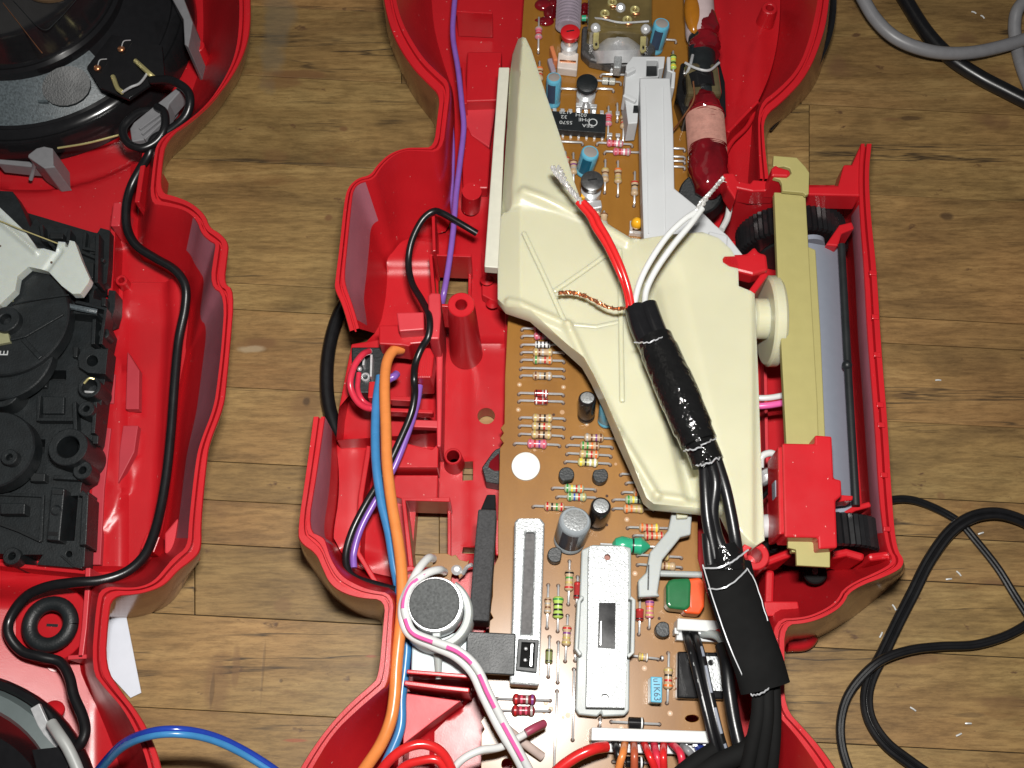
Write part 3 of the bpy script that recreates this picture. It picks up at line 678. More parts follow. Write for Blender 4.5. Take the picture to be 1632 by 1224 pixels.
fl = chk([(r[4], r[5]) for r in A]) + [(585, 545), (560, 560), (552, 640), (540, 700)] + chk([(r[4], r[5]) for r in B_]) + [(1230, 1300)] + chk([(r[4], r[5]) for r in E_])[::-1] + [(1190, 300)] + chk([(r[4], r[5]) for r in C_])[::-1]
def hc(x, y):
    h = 0.0
    h += 2.5 * sst(735, 712, x) * sst(360, 395, y) * (1 - sst(420, 440, y))
    h -= 2.0 * sst(300, 340, y) * (1 - sst(355, 392, y)) * sst(560, 620, x) * sst(790, 770, x)
    h += 1.3 * sst(692, 688, x) * sst(540, 552, y)
    h += 0.6 * (sst(745, 752, x)) * sst(545, 550, y) * sst(1100, 1080, y) * sst(830, 820, x)
    h += 4.5 * sst(640, 560, x) * sst(700, 715, y) * sst(905, 880, y)
    h += 1.2 * max(0, 1 - abs(y - 548) / 3) if 750 < x < 810 else 0
    if x > 1110 and y < 320: h += 2.0 * math.sin((x - 1110) * 0.05) ** 2 + 1.0 * sst(1215, 1220, x + y * 0.25)
    if y > 1080 and x > 640: h += 2.0 * sst(6, 2, abs(segd(x, y, (640, 1195), (760, 1095)) - 3))
    return h
fholes = [circ(775, 664, 14, 20, 13), [(737, 736), (754, 736), (754, 766), (737, 766)], [(664, 806), (716, 806), (714, 905), (656, 905)], [(699, 425), (749, 425), (749, 500), (699, 500)], [(738, 872), (797, 874), (797, 884), (736, 882)]]
heightfield(fl, 8, hc, 8, RED, skirt=1.5, holes=fholes, hskirt=7).build('floor', cen, recalc=False, ang=40)
# dark slot frames and compartment walls round the openings
MB().wall([(694, 500), (686, 406), (751, 407)], 24, 8.5, 1.2, RED).build('compartment_wall', cen, 0.2)
MB().wall([(748, 500), (749, 425)], 12, 8.5, 1.0, RED).build('compartment_wall', cen, 0.2)
MB().wall([(655, 903), (643, 796), (717, 796)], 23, 8.5, 1.4, RED).build('compartment_wall', cen, 0.2)
MB().wall([(716, 905), (716, 810)], 12, 8.5, 1.0, RED).build('compartment_wall', cen, 0.2)
MB().wall([(690, 330), (692, 400)], 30, 9, 1.0, RED).build('rib', cen, 0.2)
# raised switch platform at the left
PLT = [(556, 548), (612, 538), (682, 535), (700, 560), (697, 620), (697, 680), (698, 712), (560, 712), (534, 706), (540, 660), (549, 600)]
MB().prism([(560, 548), (606, 540), (690, 538), (697, 560), (694, 620), (697, 690), (560, 700), (536, 702), (540, 650)], 22, 9, RED, holes=[[(559, 553), (612, 553), (612, 626), (559, 626)]]).build('platform', cen, 0.4)
MB().prism([(604, 518), (640, 518), (646, 525), (690, 526), (688, 545), (655, 548), (652, 552), (640, 550), (604, 548)], 31, 20, RED).build('platform_step', cen, 0.4)
MB().prism([(632, 498), (675, 497), (676, 525), (636, 528)], 36, 20, REDW).build('platform_step', cen, 0.4)
MB().prism([(682, 470), (688, 466), (702, 467), (703, 500), (700, 540), (684, 540)], 38, 9, REDW).build('guide_fin', cen, 0.5)
MB().prism([(668, 558), (674, 553), (686, 554), (692, 566), (688, 602), (664, 602)], 34, 20, RED).build('grip_block', cen, 0.5)
for i in range(6): MB().wall([(671 + i * 3.0, 558), (668 + i * 3.6, 600)], 34.5, 33.6, 0.28, RED).build('grip_rib', cen)
MB().wall([(622, 634), (660, 636)], 26, 21, 1.4, RED).build('rib', cen, 0.2)
MB().wall([(622, 653), (690, 656)], 25, 21, 1.2, RED).build('rib', cen, 0.2)
MB().prism([(588, 608), (604, 607), (604, 634), (586, 634)], 26, 21, RED).build('rib', cen, 0.3)
MB().prism([(650, 668), (698, 670), (698, 682), (650, 680)], 24, 21, REDW).build('rib', cen, 0.3)
MB().prism([(622, 700), (688, 716), (699, 706), (698, 745), (622, 745)], 22, 12, RED).build('rib', cen, 0.3)
MB().prism([(622, 757), (698, 757), (697, 795), (640, 795), (625, 790)], 17, 9, RED).build('step_plate', cen, 0.3)
MB().wall([(588, 710), (575, 790), (570, 880), (600, 930)], 22, 9, 1.5, RED).build('inner_wall', cen, 0.3)
MB().prism([(695, 560), (706, 560), (703, 712), (696, 712)], 24, 8.5, REDW).build('inner_wall', cen, 0.5)
# screw posts
def post(c, zt, ro, ri, zb=8.6, flare=1.25):
    v = at(c[0], c[1], zt); b_ = MB(); seg = 36
    pts = [(ri, zt - 9), (ri, zt - 0.2), (ri + 0.2, zt), (ro - 0.3, zt), (ro, zt - 0.3), (ro * flare, zb)]
    vs_ = []; fs = []
    for r, z in pts:
        for i in range(seg):
            a = 2 * math.pi * i / seg; vs_.append(Vector((v.x + r * math.cos(a), v.y + r * math.sin(a), z)))
    for k in range(len(pts) - 1):
        for i in range(seg):
            j = (i + 1) % seg; fs.append([k * seg + i, (k + 1) * seg + i, (k + 1) * seg + j, k * seg + j])
    fs.append(list(range(seg)))
    b_.add(vs_, fs, RED, True); return b_.build('screw_post', cen, recalc=False, ang=40)
post((735, 485), 46, 3.9, 1.7, flare=1.35); post((1203, 885), 45, 3.9, 2.0)
post((722, 727), 17, 2.6, 1.9); post((1227, 12), 18, 2.7, 1.4)
MB().wall([(704, 486), (716, 487)], 45, 30, 0.9, RED).build('post_rib', cen, 0.2)
# upper bay details
MB().wall([(728, 17), (785, 20)], 22, 9, 0.9, RED).build('rib', cen, 0.2)
MB().prism([(745, 82), (800, 82), (795, 160), (742, 162)], 18, 9, RED).build('step_plate', cen, 0.5)
MB().prism([(738, 172), (790, 172), (780, 235), (735, 205)], 13, 8.5, REDW).build('step_plate', cen, 0.5)
MB().prism([(735, 235), (745, 200), (752, 215), (782, 238), (778, 300), (738, 300)], 14, 8.5, RED).build('step_plate', cen, 0.5)
MB().wall([(738, 100), (742, 165)], 20, 9, 1.0, RED).build('rib', cen, 0.2)
MB().cyl((752, 305, 20), (750, 330, 9), 3.2, RED).build('pin', cen)
MB().prism([(768, 400), (812, 400), (812, 690), (801, 690), (805, 600), (805, 490), (768, 470)], 13, 8.5, RED).build('step_plate', cen, 0.4)
for x, y, zt in ((776, 443, 16), (785, 480, 13)): MB().lathe((x, y, zt), (x, y + 3, zt - 1), [(0, 1.2), (1, 2.2)], RED).build('mould_button', cen)
# bits beside the board, lower left
MB().prism([(795, 828), (806, 826), (808, 860), (818, 866), (814, 905), (800, 885), (790, 885), (786, 826)], 22, 9, RED).build('bracket', cen, 0.3)
MB().wall([(644, 1088), (700, 1095), (748, 1100)], 34, 9, 1.3, RED).build('shelf_wall', cen, 0.3)
MB().wall([(648, 1070), (748, 1078)], 36, 28, 1.1, RED).build('shelf_wall', cen, 0.3)
MB().prism([(643, 1104), (735, 1117), (690, 1150), (645, 1185), (642, 1224)], 25, 9, REDW).build('corner_web', cen, 0.5)
MB().prism([(645, 908), (700, 915), (760, 905), (775, 1000), (760, 1080), (655, 1070)], 20, 9, RED).build('step_plate', cen, 0.5)
MB().wall([(625, 915), (655, 905), (668, 912)], 24, 9, 1.6, RED).build('rib', cen, 0.3)
# upper right bay wall
for P in ([(1140, 30), (1125, 300)], ):
    MB().wall(P, 16, 9, 1.0, RED).build('rib', cen, 0.2)
MB().wall([(1160, 210), (1208, 160)], 20, 9, 1.2, RED).build('rib', cen, 0.3)
MB().tube([(1208, 165, 14), (1192, 200, 14), (1165, 228, 14), (1150, 260, 14)], 0.8, RED).build('rib', cen)
# dial bay: top walls, gussets and snap arms
MB().prism([(1152, 276), (1170, 275), (1176, 287), (1196, 292), (1200, 286), (1226, 288), (1240, 290), (1243, 302), (1236, 304), (1200, 305), (1176, 300), (1172, 318), (1160, 300)], 42, 34, RED).build('snap_arm', cen, 0.5)
MB().wall([(1170, 300), (1245, 303), (1345, 300)], 40, 9, 2.2, RED).build('dial_bay_wall', cen, 0.4)
MB().prism([(1286, 297), (1336, 296), (1345, 262), (1358, 262), (1372, 230), (1378, 240), (1372, 312), (1286, 310)], 41.5, 33, RED).build('gusset', cen, 0.5)
MB().prism([(1230, 268), (1236, 262), (1242, 266), (1258, 270), (1261, 277), (1255, 281), (1230, 280)], 51, 38, RED).build('snap_hook', cen, 0.6)
MB().prism([(1147, 412), (1152, 405), (1190, 404), (1203, 392), (1210, 402), (1222, 405), (1225, 430), (1200, 438), (1160, 428), (1148, 420)], 50, 44, RED).build('snap_arm', cen, 0.8)
MB().wall([(1221, 434), (1196, 468)], 48, 30, 2.0, RED).build('snap_arm', cen, 0.5)
MB().prism([(1316, 390), (1338, 358), (1358, 353), (1362, 364), (1342, 372), (1336, 392)], 40, 20, RED).build('gusset', cen, 0.5)
MB().wall([(1338, 823), (1362, 810), (1388, 803)], 38, 12, 1.6, RED).build('gusset', cen, 0.5)
MB().wall([(1210, 900), (1240, 888), (1262, 880)], 38, 20, 2.2, RED).build('dial_bay_rib', cen, 0.8)
MB().wall([(1325, 885), (1350, 880), (1378, 888)], 38, 20, 2.2, RED).build('dial_bay_rib', cen, 0.8)
MB().wall([(1385, 888), (1415, 884), (1432, 892)], 40, 20, 2.2, RED).build('dial_bay_rib', cen, 0.8)
for y in (430, 500, 560, 640, 672, 752, 838):
    MB().prism([(1386 + (y - 430) * 0.055, y), (1398 + (y - 430) * 0.055, y + 1), (1398 + (y - 430) * 0.055, y + 9), (1386 + (y - 430) * 0.055, y + 8)], 42.6, 41, RED).build('rim_pip', cen, 0.3)
MB().wall([(1215, 320), (1222, 700), (1228, 880)], 14, 8.5, 1.0, REDW).build('rib', cen, 0.2)
MB().tube([(1290, 1008, 4), (1280, 1020, 3), (1252, 1022, 3)], 3.2, RED, 12).build('foot', cen)
MB().wall([(1228, 908), (1226, 985)], 30, 20, 2.4, RED).build('rib', cen, 0.8)
MB().prism([(1218, 958), (1272, 958), (1275, 975), (1270, 982), (1220, 982)], 36, 30, RED).build('step_plate', cen, 0.4)
FLTB = plain('flat_black', (0.006, 0.006, 0.006), 0.8, spec=0.15)
bt = MB(); bt.cyl((1299, 912, 32), (1300, 918, 20), 3.2, FLTB, 28, 0.4); bt.cyl((1299, 909, 33.5), (1299, 912, 32), 0.8, DSTEEL, 16)
one(bt, 'spindle_end', 'black round spindle end below the tan dial bar', 'spindle')
# speaker grille lip under the top right lobe
MB().tube([(1328, -40, 14), (1327, 20, 14), (1319, 62, 14), (1302, 100, 13), (1284, 127, 11), (1256, 168, 7), (1225, 206, 4)], 1.3, BLKG, 10).build('grille_edge', cen)

# ================================================================== things in the centre
one(MB().prism([(795, 107), (812, 107), (803, 230), (795, 427), (772, 425)], 40, 36, OFFW), 'backing_strip', 'flat off-white plastic strip along the left side of the cream plate', 'strip', bevel=0.3)
# cream plate
CP = [(826,55),(838,66),(847,85),(868,150),(890,215),(905,262),(915,295),(925,322),(948,345),(975,362),(1005,380),(1020,383),(1115,383),(1140,392),(1160,410),(1171,430),(1172,468),(1198,478),(1204,600),(1208,720),(1214,866),(1200,874),(1188,868),(1172,850),(1155,815),(1113,810),(1042,803),(1030,793),(1010,745),(985,690),(965,640),(945,598),(930,572),(900,545),(845,497),(806,484),(793,468),(793,420),(800,300),(808,180),(812,100),(817,65)]
def hcp(x, y):
    h = 0.0
    rx = 834 - (y - 60) * 0.075 if y < 300 else 816
    if y < 330: h -= 0.42 * max(0, rx - x)
    if y >= 330: h -= 0.10 * max(0, 830 - x) * 1.0
    # sunken field between the ridges
    h += 1.6 * sst(340, 312, y) if x > 830 else 1.6 * sst(340, 312, y) * sst(810, 830, x)
    h += 1.2 * sst(12, 0, segd(x, y, (835, 310), (945, 352))) + 1.2 * sst(12, 0, segd(x, y, (945, 352), (1000, 386)))
    h += 1.4 * sst(11, 1, segd(x, y, (905, 520), (985, 690))) + 1.4 * sst(11, 1, segd(x, y, (810, 478), (905, 520)))
    h += 1.4 * sst(11, 1, segd(x, y, (985, 690), (1046, 792))) + 1.2 * sst(11, 1, segd(x, y, (1046, 792), (1112, 800)))
    # raised right hand body
    xb = 1050 - 22 * sst(470, 400, y) + (y - 480) * 0.22 * (y > 480)
    h += 5.0 * sst(xb - 25, xb + 45, x)
    h -= 2.2 * sst(22, 2, segd(x, y, (1035, 470), (1062, 610))) + 2.8 * sst(24, 2, segd(x, y, (1062, 610), (1108, 790)))
    h -= 1.5 * sst(1190, 1204, x)
    return h
cp = thing('cream_bracket', 'large cream nylon bracket plate lying across the middle of the circuit board', 'bracket', (1000, 500, 30))
heightfield(CP, 45, hcp, 3.2, CREAM, skirt=38).build('plate', cp, ang=60)
for P, zz in (([(882, 464), (934, 428), (984, 392)], 46.0), ([(988, 394), (990, 520), (992, 640)], 46.1), ([(834, 368), (868, 440), (903, 518)], 46.1), ([(905, 516), (950, 520), (988, 512)], 45.5)):
    MB().wall(P, zz - 0.15, 43.5, 1.5, CREAM).build('rib', cp, 0.6, segs=3)
MB().cyl((1172, 508, 40), (1225, 508, 40), 5.4, CREAM, 32, 0.8).build('arm', cp)
wl = MB(); wl.cyl((1219, 512, 38), (1240, 512, 38), 13.5, CREAM, 48, 0.8); wl.cyl((1198, 508, 40), (1244, 508, 40), 6.0, CREAM, 32, 1.0); wl.build('drum', cp)
MB().cyl((1205, 840, 38), (1245, 836, 38), 3.2, WHITE, 24, 0.5).build('lower_arm', cp)
lk = MB()
lk.prism([(1072, 812), (1101, 810), (1103, 820), (1101, 852), (1085, 856), (1056, 892), (1048, 945), (1052, 950), (1018, 952), (1017, 925), (1030, 912), (1036, 880), (1065, 845)], 33, 30, PALE)
lk.build('link_arm', cp, 0.4)
MB().prism([(1078, 816), (1097, 814), (1096, 825), (1079, 826)], 35, 32.8, CREAM).build('link_tab', cp, 0.3)
MB().wall([(1034, 900), (1033, 940)], 33.4, 32.8, 0.4, BLKM).build('link_slot', cp)
MB().cyl((1052, 914, 31), (1118, 916, 31), 0.9, PALE, 12).build('link_pin', cp)

# white slider
sl = thing('slider', 'long grey-white plastic slider running down beside the antenna coil', 'slider', (1045, 240, 30))
MB().prism([(1020, 124), (1068, 124), (1073, 200), (1075, 300), (1112, 330), (1140, 358), (1160, 375), (1186, 408), (1150, 412), (1080, 390), (1026, 384), (1022, 250)], 39, 33, WHITE).build('bar', sl, 0.4)
MB().wall([(1030, 138), (1034, 372)], 39.5, 38.6, 0.35, WHITE).build('rib', sl); MB().wall([(1058, 138), (1062, 372)], 39.5, 38.6, 0.35, WHITE).build('rib', sl)
MB().prism([(1130, 368), (1160, 375), (1158, 405), (1128, 396)], 41, 38, WHITE).build('end_block', sl, 0.4)
MB().prism([(1008, 90), (1060, 90), (1058, 108), (1050, 110), (1050, 122), (1020, 124), (1016, 196), (1001, 197), (995, 150), (998, 103)], 36, 26, WHITE, holes=[[(1031, 96), (1048, 96), (1048, 121), (1030, 121)]]).build('clip_housing', sl, 0.4)
MB().prism([(1029, 94), (1050, 94), (1050, 124), (1029, 124)], 33, 27, BLK).build('clip_window', sl)
MB().wall([(1066, 90), (1066, 112), (1074, 115), (1072, 140)], 38, 26, 1.2, WHITE).build('clip_wing', sl, 0.3)
MB().wall([(998, 115), (1012, 108)], 38, 30, 1.4, WHITE).build('clip_wing', sl, 0.3); MB().wall([(994, 150), (1014, 160)], 37.5, 30, 1.4, WHITE).build('clip_wing', sl, 0.3)
MB().prism([(1010, 168), (1017, 168), (1017, 178), (1009, 178)], 36.8, 35.9, BLK).build('clip_slot', sl)

# ferrite rod antenna
fa = thing('ferrite_antenna', 'ferrite rod antenna with copper coils and dark red wax at the top', 'antenna', (1120, 150, 26))
def rod(y0, y1, r, m, name, x0=None, x1=None, z=34, prof=None, seg=40):
    if m is WAX and prof:
        q = []
        for (t0, r0), (t1, r1) in zip(prof[:-1], prof[1:]):
            for k in range(5): q.append((t0 + (t1 - t0) * k / 5, r0 + (r1 - r0) * k / 5))
        prof = q + [prof[-1]]
    f = lambda y: 1113 + (y + 10) * 0.058
    a, b = at(x0 or f(y0), y0, z), at(x1 or f(y1), y1, z)
    MB().lathe(a, b, prof or [(0, r - 0.3), (0.03, r), (0.97, r), (1, r - 0.3)], m, seg, jit=0.32 if m is WAX else 0).build(name, fa)
rod(-60, 60, 5.0, plain('pinkish_sleeve', (0.48, 0.38, 0.38), 0.5), 'sleeve')
rod(52, 88, 5.2, WAX, 'wax', x0=1121, x1=1123, prof=[(0, 3.4), (0.2, 4.6), (0.6, 5.3), (1, 5.0)])
rod(4, 60, 4.9, WAX, 'wax', x0=1127, x1=1123, z=34.6, prof=[(0, 1.0), (0.3, 3.0), (0.7, 4.5), (1, 4.6)])
MB().sphere((1104, 20, 37.4), 3.6, plain('amber_wax', (0.35, 0.13, 0.01), 0.2), (0.8, 2.4, 0.6)).build('amber_wax', fa)
rod(60, 300, 4.4, BLKM, 'ferrite_rod')
MB().prism([(1085, 100), (1146, 92), (1156, 130), (1158, 185), (1090, 190), (1078, 150)], 31, 22, BLKG).build('holder', fa, 0.6)
MB().prism([(1092, 98), (1145, 100), (1152, 150), (1096, 150)], 38, 30, AMBER).build('clear_collar', fa, 1.2)
MB().tube([(1092, 100, 39), (1110, 109, 40), (1130, 112, 40), (1146, 100, 39)], 0.45, METAL, 8).build('wire_loop', fa)
MB().tube([(1104, 88, 38), (1100, 104, 39), (1094, 118, 37)], 0.5, METAL, 8).build('wire_loop', fa)
MB().tube([(1105, 130, 38.5), (1106, 158, 38), (1090, 185, 35), (1073, 208, 30)], 0.3, COPPER, 8).build('coil_lead', fa)
rod(150, 200, 5.6, WAX, 'wax', prof=[(0, 3.8), (0.3, 5.0), (1, 5.6)])
rod(176, 190, 6.0, WAX, 'wax', prof=[(0, 5.0), (0.5, 6.1), (1, 5.6)])
MB().lathe(at(1114, 128, 34), at(1118, 150, 34), [(0, 5.6), (1, 5.6)], BLKG, 32, jit=0.2).build('black_band', fa)
for P in () and ([(1098, 196, 39.6), (1112, 208, 40.4), (1130, 202, 40.3), (1148, 186, 38)], [(1100, 240, 39), (1118, 230, 40.5), (1136, 228, 40.2), (1152, 216, 38)]): MB().tube(P, 1.1, WAX, 8).build('wax', fa)
# wound coil: close turns
cw = MB(); a, b = at(1123, 185, 34), at(1128, 246, 34); n = 22; pr = []
for i in range(n):
    pr += [(i / n, 5.6), ((i + 0.5) / n, 6.2)]
pr.append((1, 5.7)); cw.lathe(a, b, pr, COIL, 32); cw.build('coil', fa, ang=80)
rod(236, 312, 6.2, WAX, 'wax', z=34.3, prof=[(0, 5.9), (0.25, 6.4), (0.6, 6.0), (0.88, 4.4), (1, 2.2)])
MB().cyl((1116, 308, 30), (1120, 322, 22), 7.0, BLKM, 32, 0.6).build('foot', fa)
one(MB().tube([(1157, 292, 30), (1163, 315, 31), (1160, 345, 31), (1150, 366, 32)], 1.0, PURE, 10), 'white_wire', 'short white wire curving from the antenna to the slider end', 'wire')

# dial parts at the right
tb = thing('dial_bar', 'long flat tan bar over the dial at the right side', 'dial bar', (1270, 580, 40))
MB().prism([(1233, 248), (1270, 251), (1284, 266), (1290, 275), (1289, 309), (1284, 311), (1281, 307), (1247, 304), (1246, 292), (1243, 286), (1232, 283), (1233, 281), (1256, 281), (1262, 276), (1259, 268), (1250, 265), (1240, 266), (1232, 264)], 50, 48.4, TAN).build('end_plate', tb, 0.2)
MB().prism([(1234, 306), (1284, 309), (1292, 450), (1303, 640), (1310, 880), (1262, 880), (1250, 640), (1240, 450)], 47.5, 45, TAN).build('bar', tb, 0.3)
MB().prism([(1284, 391), (1300, 398), (1308, 530), (1320, 800), (1295, 800), (1288, 520)], 44, 42, TAN).build('lower_strip', tb, 0.3)
MB().prism([(1256, 855), (1305, 857), (1307, 874), (1323, 879), (1323, 904), (1270, 901), (1269, 876), (1256, 873)], 49, 47.6, TAN).build('end_plate', tb, 0.2)
rb = thing('red_block', 'bright red stepped plastic block clamped on the lower end of the tan bar', 'block', (1290, 790, 40))
MB().prism([(1247, 706), (1299, 707), (1299, 693), (1326, 695), (1329, 762), (1341, 765), (1342, 790), (1332, 798), (1335, 873), (1305, 875), (1304, 857), (1251, 856)], 54, 44, RED).build('block', rb, 0.5)
MB().prism([(1336, 788), (1360, 790), (1359, 797), (1330, 800)], 48, 42, RED).build('catch', rb, 0.3)
MB().prism([(1235, 765), (1243, 765), (1243, 792), (1236, 792)], 50, 46, GREYP).build('side_clip', rb, 0.2)
MB().prism([(1240, 712), (1250, 710), (1254, 850), (1242, 852)], 53, 40, RED).build('side_flange', rb, 0.5)
dp = MB(); L1 = [(1286, 388), (1300, 700), (1316, 824)]; cur = []
for t in range(9):
    u = t / 8
    cur.append([(1284 + 52 * u, 386 + 9 * u), (1298 + 50 * u, 600), (1312 + 50 * u, 806 + (0 if u < .9 else -3))])
vs_ = []; fs = []
for i, row in enumerate(cur):
    for p in row: vs_.append(at(p[0], p[1], 40 - 5.5 * (i / 8) ** 2))
for i in range(8):
    for j in range(2): fs.append([i * 3 + j, i * 3 + j + 1, (i + 1) * 3 + j + 1, (i + 1) * 3 + j])
vs2 = [v + Vector((0, 0, -1.4)) for v in vs_]
dp.add(vs_ + vs2, fs + [[k + 27 for k in f][::-1] for f in fs] + [[i * 3, (i + 1) * 3, 27 + (i + 1) * 3, 27 + i * 3] for i in range(8)] + [[i * 3 + 2, 27 + i * 3 + 2, 27 + (i + 1) * 3 + 2, (i + 1) * 3 + 2] for i in range(8)] + [[0, 1, 28, 27], [1, 2, 29, 28], [24, 51, 52, 25], [25, 52, 53, 26]], GREYP, True)
dp.prism([(1335, 797), (1362, 797), (1361, 806), (1338, 820), (1330, 814)], 38, 36, GREYP)
one(dp, 'dial_reflector', 'curved grey-blue plastic panel between tan bar and red wall', 'panel', ang=50)
dr = MB(); dr.tube([(1341, 390, 40), (1350, 560, 40), (1358, 700, 40), (1364, 806, 40)], 1.15, BLK, 12); dr.sphere((1350, 582, 40.5), 1.5, BLKM)
one(dr, 'dial_rod', 'thin black rod beside the grey-blue dial panel', 'rod')
def knob(c0, c1, r, name, label, seg=120):
    t = thing(name, label, 'knob', c0, 'ribbed black thumb wheels in the dial bay')
    MB().lathe(c0, c1, [(0, r - 1), (0.05, r), (0.95, r), (1, r - 1)], BLKG, seg, smooth=False, lobes=1, amp=0.32).build('ribbed_rim', t)
    a, b = V3(c0), V3(c1); u = (b - a).normalized()
    MB().cyl(a - u * 0.6, b + u * 0.6, r * 0.62, BLK, 32, 0.4).build('hub', t)
    return t
a = at(1268, 345, 26); knob(a + Vector((0, 0, -8)) , a + Vector((0, -9.5, -8)), 17.2, 'thumb_wheel', 'large ribbed black thumb wheel under the upper end of the tan bar')
wsh = MB(); a2 = at(1290, 385, 33); wsh.cyl(a2, a2 + Vector((0, -1.5, 0)), 4.5, GREYP, 24); one(wsh, 'washer', 'small grey washer between upper thumb wheel and dial panel', 'washer')
a = at(1300, 838, 22); knob(a + Vector((0, 0, 0)), a + Vector((0, -9.5, 0)), 17.5, 'thumb_wheel', 'ribbed black thumb wheel below the red block')
# lamp and wires in the bay
lp = MB(); lp.lathe((1216, 748, 34), (1228, 770, 34), [(0, 1.0), (0.15, 2.6), (0.5, 3.4), (0.85, 3.0), (1, 2.0)], METAL, 20); one(lp, 'dial_lamp', 'tiny silvery dial lamp half hidden at the left of the red block', 'lamp')
wire('white_wire', 'white wire bent round the tiny dial lamp', [(1212, 745, 37), (1214, 728, 38), (1228, 722, 38), (1240, 728, 37)], 1.0, PURE)
wire('black_wire', 'thin black wire leaving the tiny dial lamp downward', [(1228, 772, 33), (1222, 785, 30), (1208, 800, 27)], 0.6, CABLE)
wire('white_wire', 'white wire of the pair crossing under the tan bar', [(1195, 634, 33), (1225, 634, 34), (1260, 628, 34)], 0.9, PURE, 'striped pair under the tan bar')
wire('pink_wire', 'pink striped wire crossing under the tan bar', [(1195, 648, 33), (1225, 646, 34), (1260, 640, 34)], 0.95, plain('pink_insulation', (0.75, 0.12, 0.36), 0.3), 'striped pair under the tan bar')
PINK = MATS['pink_insulation']

# ================================================================== CIRCUIT BOARD
pcb = thing('circuit_board', 'brown phenolic circuit board full of small components in the centre housing', 'circuit board', (950, 700, 22))
ZP = 24.0
bo = [(838,-40),(1095,-40),(1100,300),(1118,400),(1112,700),(1112,890),(1130,960),(1150,985),(1160,1100),(1174,1224),(1180,1300),(766,1300),(767,1170),(772,1162),(766,1150),(773,1140),(768,1128),(774,1118),(770,1108),(778,1074),(780,990),(786,985),(781,975),(785,950),(786,905),(794,888),(794,826),(797,714),(803,706),(797,698),(803,690),(798,682),(804,675),(805,600),(811,480),(820,300),(826,140)]
bh = [circ(1103, 1145, 11, 16, 6), circ(808, 1218, 9, 16)]
mb = MB(); mb.prism(bo, ZP, ZP - 1.6, PCBM, holes=bh)
board = mb.build('board', pcb, 0.12)
# drilled holes and solder dots
dots = MB()
def dot(x, y, r=0.55, m=HOLE): 
    v = at(x, y, ZP + 0.06); dots.add([v + Vector((r * math.cos(i * .785), r * math.sin(i * .785), 0)) for i in range(8)], [list(range(8))], m)
PAD = plain('pale_ring', (0.45, 0.26, 0.13), 0.4)
for p in ((828,613),(898,617),(826,653),(896,657),(999,828),(1012,914),(1016,740),(935,676),(878,1130),(1068,1137),(905,1140),(1027,1065),(985,1150),(850,690),(990,1160),(870,1120)):
    dot(p[0], p[1], 0.75, PAD); dot(p[0], p[1] , 0.3, OFFW)
for i in range(46):
    x, y = random.uniform(845, 1100), random.uniform(20, 1200)
    if inpoly(x, y, bo): dot(x, y, 0.45, random.choice([HOLE, PAD]))
dots.v = [v + Vector((0, 0, 0.002 * (i // 8 % 7))) for i, v in enumerate(dots.v)]
dots.build('solder_spot', pcb, recalc=False, kind='stuff')
BE = plain('res_beige', (0.50, 0.36, 0.22), 0.3, noise=0.05); PK = plain('res_pink', (0.60, 0.20, 0.25), 0.28, noise=0.05); LIME = plain('res_lime', (0.42, 0.58, 0.12), 0.3, noise=0.05)
MAR = plain('res_maroon', (0.20, 0.02, 0.03), 0.25, noise=0.1); OLV = plain('res_olive', (0.20, 0.22, 0.08), 0.35, noise=0.1); GLS = plain('diode_glass', (0.35, 0.03, 0.03), 0.08, noise=0.2); LIGHTG = plain('res_pale_green', (0.40, 0.46, 0.30), 0.3, noise=0.05)
bn = {'r': (0.5, 0.02, 0.02), 'k': (0.015, 0.012, 0.012), 'o': (0.75, 0.16, 0.03), 'g': (0.05, 0.28, 0.06), 'y': (0.8, 0.6, 0.05), 'n': (0.15, 0.05, 0.02), 'v': (0.20, 0.05, 0.22), 'w': (0.8, 0.8, 0.78), 's': (0.4, 0.38, 0.36), 'b': (0.05, 0.1, 0.4), 'd': (0.5, 0.38, 0.12), 'p': (0.62, 0.08, 0.14)}
BM = {k: plain('band_' + k, c, 0.3) for k, c in bn.items()}
def axial(x1, y1, x2, y2, body=31, r=1.25, m=BE, bands='', z=ZP + 1.6, off=0.0, bone=True, name='resistor', capm=None, lab=None):
    a, b = at(x1, y1, z), at(x2, y2, z); d = (b - a); L_ = d.length; u = d / L_
    k = mpp((x1 + x2) / 2, (y1 + y2) / 2, z); bl = body * k; c = (a + b) / 2 + u * off * k
    mb = MB()
    mb.tube([Vector((a.x, a.y, ZP - 0.4)), Vector((a.x, a.y, z - 0.5)), a + u * 0.5, c, b - u * 0.5, Vector((b.x, b.y, z - 0.5)), Vector((b.x, b.y, ZP - 0.4))], 0.33, METAL, 6, raw=True)
    if body:
        p0, p1 = c - u * bl / 2, c + u * bl / 2
        if bone: prof = [(0, 0.35), (0.04, r * 0.75), (0.10, r * 1.0), (0.22, r), (0.29, r * 0.84), (0.71, r * 0.84), (0.78, r), (0.90, r), (0.96, r * 0.75), (1, 0.35)]
        else: prof = [(0, r * 0.6), (0.06, r), (0.94, r), (1, r * 0.6)]
        mb.lathe(p0, p1, prof, m, 14)
        n = len(bands)
        for i, ch in enumerate(bands):
            if ch == ' ': continue
            t = 0.16 + 0.68 * (i / max(1, n - 1)) if n > 1 else 0.25
            rr = (r if (t < .25 or t > .75) else (r * 0.84 if bone else r)) + 0.05
            q0 = p0 + u * bl * (t - 0.045); q1 = p0 + u * bl * (t + 0.045)
            mb.lathe(q0, q1, [(0, rr), (1, rr)], BM[ch], 14)
    for q in (a, b):
        v = Vector((q.x, q.y, ZP + 0.09)); mb.add([v + Vector((0.62 * math.cos(i * .785), 0.62 * math.sin(i * .785), 0)) for i in range(8)], [list(range(8))], HOLE)
    o = mb.build(name, pcb, ang=50)
    return o
X = axial
